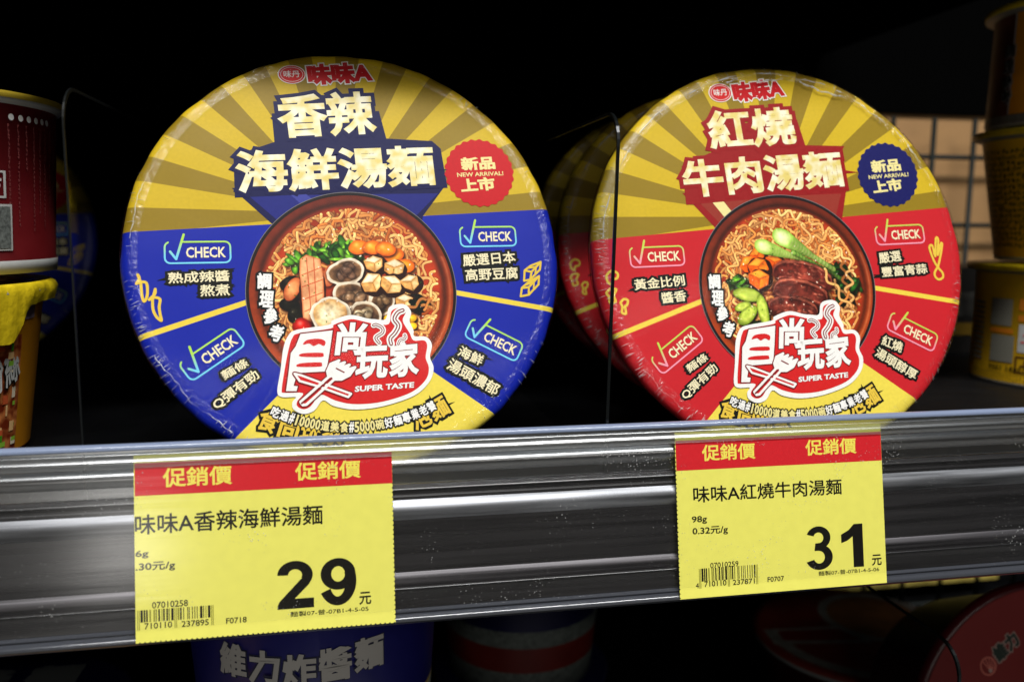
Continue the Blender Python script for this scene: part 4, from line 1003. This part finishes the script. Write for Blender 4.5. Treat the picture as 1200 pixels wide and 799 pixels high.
for s in ((-36.5, -29.5, .0255, .0262), (-36.5, -35.5, .0255, .0345), (-30.6, -29.5, .0255, .0345), (-36.5, -29.5, .0338, .0345), (-34.5, -32, .0290, .0302), (-34, -31.4, .0310, .0320)): wpatch(mb, ra, *s, MW)
mb.build('label_marks', rc)
# yellow-lidded cup
yp = [(0, .0006), (.0400, .0006), (.0412, 0), (.0418, .002), (.0495, .0560), (.0505, .0572), (.0525, .0580), (.0535, .0590), (.0530, .0604), (.0510, .0608), (0, .0608)]
yc = cup('noodle_cup', (-.161, .068, FLOOR), yp, lambda k: MR if k < 3 else (MO if k < 5 else MW), 'noodle cup with a crimped yellow foil lid and a food picture, under the red cup', 'instant noodles', 'stacked noodle cups')
mb = MB(); rs = random.Random(4); N = 160; V = []
prof = [(0, .0618), (.030, .0622), (.0475, .0615), (.0525, .0622), (.0535, .0612), (.0540, .0592), (.0533, .0565), (.0526, .0545)]
for k, (r, z) in enumerate(prof):
    for j in range(N):
        t = 2*math.pi*j/N; cr = (.0004*math.sin(78*t+k*.3)+.0003*math.sin(41*t+k))*(k > 3)+.0004*math.sin(19*t)*(k > 4)
        hang = .0006*math.sin(7*t+1)*(k > 5)-.0120*math.exp(-((t-R_(333))/.17)**4)*(k == 7)-.0065*math.exp(-((t-R_(333))/.18)**4)*(k == 6)
        V.append(((r+cr)*math.cos(t), (r+cr)*math.sin(t), z+hang))
mb.v = V
for k in range(len(prof)-1):
    F = [(k*N+j, (k+1)*N+j, (k+1)*N+(j+1) % N, k*N+(j+1) % N) for j in range(N)]; i = mb.idx(MG if k < 2 else MY); mb.f += F; mb.mi += [i]*N; mb.sm += [True]*N
mb.build('foil_lid', yc)
ry = lambda z: .0418+(z-.002)*.1426
FOOD = title_material('food_print', (120, 40, 16), (214, 130, 70), 260)
mb = MB(); wpatch(mb, ry, -60, -11, .002, .0440, FOOD, n=24); mb.build('food_picture', yc)
mb = MB(); rs = random.Random(9)
for k in range(46):
    a = rs.uniform(-40, -14); z = rs.uniform(.004, .040); g = rs.choice(((70, 140, 30), (140, 190, 60), (236, 190, 130), (200, 90, 50), (235, 220, 190)))
    wpatch(mb, ry, a, a+rs.uniform(1, 3.4), z, z+rs.uniform(.0012, .004), ink('food_%d_%d' % (g[0], g[1]), g), off=.0006+k*6e-6, n=3)
mb.build('food_bits', yc)
mb = MB(); wpatch(mb, ry, -60, -2, .0490, .0565, mat('cup_grey_band', srgb(120, 100, 110), .5, noise=.3, nscale=200), off=.0005, n=16)
wrap(mb, '粉', 0, 0, ry(.03), -31.5, -22.5, .0235, .0130, TBLK, bold=.07, tilt=.002, off=.0010); wrap(mb, '粉', 0, 0, ry(.03), -31.5, -22.5, .0235, .0130, MW, bold=.02, tilt=.002, off=.0013)
wrap(mb, '絲', 0, 0, ry(.03), -21.5, -12.5, .0260, .0140, TBLK, bold=.07, tilt=.003, off=.0010); wrap(mb, '絲', 0, 0, ry(.03), -21.5, -12.5, .0260, .0140, MW, bold=.02, tilt=.003, off=.0013)
mb.build('side_lettering', yc)
# right-hand stack
def rcup(z, h, rb, rt, label, m, ringm, lipm, seed):
    root = cup('noodle_cup', (.376, .13, z), [(0, .0008), (rb-.002, .0008), (rb, 0), (rb+.0004, .002), (rt-.001, h-.006), (rt+.001, h-.0052), (rt+.0034, h-.0045), (rt+.004, h-.0028), (rt+.0034, h-.0012), (0, h-.0010)],
               lambda k: MW if k in (1, 2) else (m if k < 4 else (lipm if k > 5 else ringm)), label, 'instant noodles', 'stacked noodle cups')
    return root
GRY = mat('cup_grey', srgb(120, 118, 106), .4)
lo = rcup(FLOOR, .0645, .0410, .0425, 'wide yellow noodle cup with small print at the bottom of the right stack', MYC, GRY, MY, 1)
mi_ = rcup(.0512, .0680, .0335, .0445, 'yellow noodle cup covered in dark small print, middle of the right stack', MYC, GRY, MY, 2)
tp = rcup(.1195, .0620, .0425, .0430, 'noodle cup with brown food picture and yellow panel, on top of the right stack', mat('cup_brown', srgb(96, 48, 26), .45, noise=.5, nscale=90), GRY, MY, 3)
rm = lambda z: .0339+(z-.002)*(.0435-.0339)/.060
columns(mi_, rm, [158+k*4.2 for k in range(15)], .0560, [.050]*15, TX2, cw=3.4, zc=.0024, seed=4)
rl = lambda z: .0414+(z-.002)*(.0415-.0414)/.0565
columns(lo, rl, [160+k*2.4 for k in range(24)], .0060, [.0055]*24, TX2, cw=1.1, zc=.0014, seed=5)
mb = MB(); wpatch(mb, rl, -181, -163.5, .0315, .0455, GRY); wpatch(mb, rl, -179, -160.5, .0125, .0265, GRY, off=.0005)
for k in range(12): wpatch(mb, rl, 158, 172, .012+k*.0027, .0133+k*.0027, mat('bars_grey', srgb(110, 108, 98), .5), n=3)
wpatch(mb, rl, -158, -148, .0185, .0330, MW)
wpatch(mb, rl, -181, -162, .0276, .0300, mat('dull_orange', srgb(190, 110, 20), .5), off=.0004)
wpatch(mb, rl, -159, -146, .0345, .0375, mat('dull_orange', srgb(190, 110, 20), .5), off=.0004)
wpatch(mb, rl, -159, -146, .0400, .0460, mat('dull_orange', srgb(190, 110, 20), .5), off=.0004)
for sx in ((-159, -147, .0075, .0084), (-159, -157.6, .0075, .0165), (-159, -147, .0156, .0165), (-155.5, -150, .0110, .0120), (-153, -151.8, .0110, .0145)): wpatch(mb, rl, *sx, mat('brown_print', srgb(84, 48, 12), .5), n=3)
for t in (-154.5, -151.5): wpatch(mb, rl, t, t+1.2, .0270, .0280, I['red'], off=.0007, n=2)
wpatch(mb, rl, -156, -149, .0235, .0242, I['red'], off=.0007, n=3)
wrap(mb, '9001 14001', 0, 0, rl(.01), -179, -152, .0078, .0032, TBLK, bold=.02, off=.0008)
mb.build('label_marks', lo)
mb = MB(); rt_ = lambda z: .0429+(z-.002)*(.0420-.0429)/.054
wpatch(mb, rt_, -178, -100, .0060, .056, MO, n=20); wpatch(mb, rt_, -179.3, -178, .0060, .056, MW, off=.0006, n=2)
wpatch(mb, rt_, 130, 260, .0022, .0058, GRY, n=20)
for k, ch in enumerate('調理參考'):
    z = .0345-k*.0076
    wrap(mb, ch, 0, 0, rt_(z), 174.5, 183.5, z, .0062, MW, bold=.06, off=.0008); wrap(mb, ch, 0, 0, rt_(z), 174.5, 183.5, z, .0062, TBLK, bold=.02, off=.0012)
mb.build('side_print', tp)
columns(tp, rt_, (-171,), .050, (.026,), TX2, cw=1.3, zc=.0017, seed=8)

# ------------------------------------------------------------------ wire grid and carton behind, right
WIRE = mat('dark_green_wire', (.008, .012, .011), .5, spec=.2)
grid = empty('wire_grid', (.46, .352, FLOOR), 'dark wire grid standing in front of the tan carton at the back right', 'wire rack')
def rod(mb, a, b, r, m, n=8):
    a = Vector(a); b = Vector(b); d = (b-a).normalized(); u = d.orthogonal().normalized(); v_ = d.cross(u); V = []
    for p in (a, b):
        for k in range(n): t = 2*math.pi*k/n; V.append(tuple(p+u*(r*math.cos(t))+v_*(r*math.sin(t))))
    mb.add(V, [(k, (k+1) % n, n+(k+1) % n, n+k) for k in range(n)]+[tuple(range(n))[::-1], tuple(range(n, 2*n))], m, True)
first = None
for k in range(9):
    x = .4196+(k-1)*.0362-.46
    if first is None:
        mb = MB(); rod(mb, (0, 0, -.24), (0, 0, .167), .0020, WIRE); first = mb.build('upright_wire', grid); o = first
    else: o = link(bpy.data.objects.new('upright_wire', first.data), grid)
    o.location = (x, 0, 0)
first = None
for k in range(8):
    if first is None:
        mb = MB(); rod(mb, (-.11, 0, 0), (.27, 0, 0), .0020, WIRE); first = mb.build('cross_wire', grid); o = first
    else: o = link(bpy.data.objects.new('cross_wire', first.data), grid)
    o.location = (0, .004, .1370-k*.0540-FLOOR*0)
CARD = mat('tan_cardboard', srgb(160, 122, 78), .75, noise=.10, nscale=40, bump=.2)
mb = MB(); mb.box((.34, .372, .030), (.600, .41, .1580), CARD)
carton = mb.build('cardboard_carton'); tag(carton, 'plain tan cardboard carton behind the wire grid at the back right', 'carton')
mb = MB(); mb.box((.365, .37, -.244), (.565, .42, -.195), mat('yellow_carton', srgb(206, 184, 90), .6, noise=.08, nscale=60))
tag(mb.build('yellow_carton'), 'yellow carton low at the back right behind the lower divider', 'carton')

# ------------------------------------------------------------------ lower shelf
LBLUE = mat('lower_cup_blue', srgb(24, 24, 104), .35, noise=.05)
LB = -.26
def bandcup(loc, prof, bands, label, group='noodle cups on the lower shelf'):
    """bands: list of (z below which, material) from bottom up"""
    def mf(k):
        zc = (prof[k][1]+prof[k+1][1])/2
        for zz, m in bands:
            if zc < zz: return m
        return bands[-1][1]
    return cup('noodle_cup', loc, prof, mf, label, 'instant noodles', group)
GREYW = mat('dull_white', srgb(150, 156, 150), .5, noise=.25, nscale=300)
ORG = mat('dark_orange_print', srgb(170, 70, 30), .5, noise=.4, nscale=200)
LRED = mat('lower_red', srgb(150, 30, 20), .45, noise=.15, nscale=60)
GOLD = mat('gold_line', srgb(200, 170, 90), .35)
def tall(rt, rb, h, cuts):
    P = [(0, .0006), (rb-.003, .0006), (rb, 0)]
    for c in cuts+[h-.004]: P.append((rb+(rt-rb)*c/h, c))
    P += [(rt+.003, h-.0035), (rt+.0035, h-.001), (rt+.002, h), (0, h)]
    return P
# stacked pairs: the upper cup of each stands on another one
for k, (x, y, s) in enumerate(((-.017, .080, 1), (.0955, .205, 1))):
    pass
blue = bandcup((-.017, .080, LB+.091), tall(.0515, .0440, .110, [.012, .030, .0500, .0515, .0535]), [(.030, GREYW), (.0500, GREYW), (.0516, GREYW), (.0536, GOLD), (9, LBLUE)],
               'blue noodle cup with large white brush lettering, below the left price tag')
bandcup((-.017, .080, LB), tall(.0500, .0430, .0905, [.02, .05]), [(.05, GREYW), (9, LBLUE)], 'noodle cup underneath the lettered blue cup on the lower shelf')
rb_ = lambda z: .044+(.0515-.044)*z/.110
mb = MB()
chars = '維力炸醬麵'; a0, a1 = -131, -58
for k, ch in enumerate(chars):
    w_ = (a1-a0)/5; aa = a0+w_*k; z = .0735+.0012*abs(k-2)
    wrap(mb, ch, 0, 0, rb_(z), aa+1.0, aa+w_-1.0, z+.0035*k*.0, .0120, mat('lettering_shadow', (.01, .01, .05), .5), bold=.085, off=.0008, sag=0)
    wrap(mb, ch, 0, 0, rb_(z), aa+1.0, aa+w_-1.0, z, .0120, mat('lettering_cream', srgb(186, 182, 176), .5), bold=.038, off=.0011)
wrap(mb, 'WeiLih Men', 0, 0, rb_(.066), -128, -93, .0640, .0046, mat('lettering_cream', srgb(186, 182, 176), .5), bold=.05, off=.0009)
mb.build('brand_lettering', blue)
mb = MB()
wpatch(mb, rb_, -84, -66, .0410, .0490, mat('brown_plate', srgb(60, 36, 20), .5), off=.0006); wpatch(mb, rb_, -62, -20, .0370, .0505, ORG, off=.0005, n=16)
mb.build('lower_print', blue)
DGW = mat('shaded_white', srgb(84, 90, 86), .5, noise=.4, nscale=400); DRD = mat('shaded_red', srgb(92, 20, 12), .45, noise=.15, nscale=60); DBL = mat('shaded_blue', srgb(14, 14, 56), .4)  # darker copies of the lower cup colours, with the shade put in
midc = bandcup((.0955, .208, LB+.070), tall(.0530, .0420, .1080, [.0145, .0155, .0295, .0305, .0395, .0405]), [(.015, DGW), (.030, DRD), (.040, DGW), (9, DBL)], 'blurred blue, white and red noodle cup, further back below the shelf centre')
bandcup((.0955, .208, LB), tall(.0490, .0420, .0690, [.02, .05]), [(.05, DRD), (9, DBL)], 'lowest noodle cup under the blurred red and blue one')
# dim red lidded bowl lying flat
fr = bandcup((.3150, .200, LB), [(0, .0006), (.044, .0006), (.046, 0), (.0605, .066), (.0645, .0665), (.0655, .0695), (.0645, .0718), (.060, .0722), (0, .0722)], [(.066, MR), (.0706, MW), (9, mat('dim_red_lid', srgb(150, 52, 40), .35, noise=.2, nscale=50))],
             'round red lidded noodle bowl lying flat, seen blurred through the lower clear divider')
def flat_ring(mb, c, r0, r1, z, m, n=72, a0=0, a1=360):
    V = []
    for q in range(n+1):
        t = R_(a0+(a1-a0)*q/n)
        for r in (r0, r1): V.append((c[0]+r*math.cos(t), c[1]+r*math.sin(t), z))
    mb.add(V, [(2*q, 2*q+1, 2*q+3, 2*q+2) for q in range(n)], m)
mb = MB(); dw = mat('dim_white_print', srgb(170, 166, 156), .4, noise=.3, nscale=200); tn = mat('tan_print', srgb(176, 116, 66), .4, noise=.3, nscale=80)
flat_ring(mb, (0, 0), .052, .0605, .0724, dw, a0=170, a1=330)
flat_ring(mb, (.022, .016), .030, .036, .0724, dw); mb.disc((.022, .016), .030, .030, .0724, tn)
mb.poly([(-.060, .012), (-.062, -.008), (.000, -.016), (-.008, .008)], .0726, dw); mb.poly([(-.052, .008), (-.054, -.004), (-.006, -.012), (-.012, .004)], .0728, mat('lid_dull_red', srgb(150, 40, 36), .4))
mb.build('lid_print', fr)
# left blue lid
bl = bandcup((-.150, .080, LB+.057), [(0, .0006), (.04, .0006), (.042, 0), (.0560, .070), (.0590, .0705), (.0600, .0740), (.0590, .0765), (.0560, .077), (0, .077)], [(.070, MW), (.0745, GREYW), (9, mat('dark_blue_lid', srgb(16, 14, 54), .4))],
             'dark blue lidded noodle bowl with grey lettering, in the bottom left corner')
mb = MB(); lg = mat('lettering_dim', srgb(96, 100, 100), .5)
for k, ch in enumerate('醬麵'): text(mb, ch, (-.020+k*.028, .018), (.003+k*.028, .018), .024, lg, .0773, bold=.075)
mb.build('lid_lettering', bl)
mb = MB(); mb.box((-.20, .03, LB), (-.10, .13, LB+.0569), CARD); tag(mb.build('cardboard_box'), 'plain cardboard box under the dark blue bowl at the bottom left', 'box')
# tilted dark red bowl, front right
DRED = mat('tilted_lid_red', srgb(128, 34, 30), .34, noise=.05, nscale=30, coat=.3); DRIM = mat('tilted_rim_red', srgb(74, 10, 16), .3)
cen = Vector((.3224, .055, -.1718)); lean, yw = R_(14), R_(0)
n = Vector((0, -math.cos(lean), math.sin(lean))); n = Matrix.Rotation(yw, 3, 'Z')@n; ex = Matrix.Rotation(yw, 3, 'Z')@Vector((1, 0, 0)); ey = n.cross(ex)
base = cen-ey*.074
tb = empty('noodle_bowl', base, 'dark red noodle bowl with a small round emblem, standing on edge on the lower shelf', 'instant noodles', 'noodle bowls standing on edge')
Mt = Matrix((ex, ey, n)).transposed().to_4x4(); Mt.translation = cen-base
mb = MB(); RT = .074
mb.lathe([(r*RT, z*RT) for r, z in [(.95, -.085), (.99, -.07), (1.0, -.045), (.995, -.02), (.975, -.002), (.955, .003), (.94, .0), (.5, 0), (0, 0)]], lambda k: DRIM if k < 5 else DRED, 160)
tl = mb.build('lid', tb, fix=True); tl.matrix_local = Mt
mb = MB(); mb.lathe([(r*RT, z*RT) for r, z in [(.95, -.08), (.93, -.11), (.72, -.9), (.0, -.9)]], lambda k: DRIM, 96); q = mb.build('cup_body', tb, fix=True); q.matrix_local = Mt

Z_ = lambda k: k*LY
EM = mat('emblem_pink', srgb(214, 120, 104), .4); GN = mat('lettering_dark_green', srgb(40, 52, 44), .4); PW = mat('pale_outline', srgb(176, 150, 140), .4)
mb = MB(); c = Vector((-.416*RT, .497*RT)); r = .058*RT
mb.disc(c, r, r, Z_(2), EM); mb.disc(c, r*.86, r*.86, Z_(3), DRED)
for k in range(7):
    t = R_(-40+k*30); e2 = c+Vector((math.cos(t), math.sin(t)))*r*.85; mb.stroke([tuple(c+Vector((.2*r, -.5*r))), tuple(e2)], r*.10, Z_(4)+k*1e-6, EM)
mb.disc(c+Vector((.2*r, -.5*r)), r*.22, r*.22, Z_(5), PW)
mb.build('emblem', tl)
mb = MB(); d = Vector((math.cos(R_(33)), math.sin(R_(33)))); nn = Vector((-d.y, d.x)); h = .105*RT
for k, ch in enumerate('維力'):
    p = c+d*(r*1.25+h*1.02*k)-nn*h*.35
    text(mb, ch, p, p+d*h*.95, h, PW, Z_(2), bold=.05, grow=.06); text(mb, ch, p, p+d*h*.95, h, GN, Z_(4), bold=.05)
mb.build('maker_lettering', tl)

bx = empty('noodle_carton', (.40, .255, FLOOR), 'dim dark carton with a yellow band, in front of the wire grid', 'carton')
mb = MB(); mb.box((-.085, -.03, 0), (.09, .03, .0560), mat('carton_dark_print', srgb(34, 30, 26), .5, noise=.4, nscale=30)); mb.build('box_body', bx)
mb = MB(); mb.box((-.0853, -.0305, .012), (.0903, -.0302, .020), mat('carton_yellow_band', srgb(150, 116, 24), .5)); mb.box((-.0853, -.0305, .024), (.0903, -.0302, .040), mat('carton_grey_print', srgb(74, 72, 66), .5, noise=.7, nscale=90)); tag(mb.build('printed_bands', bx))
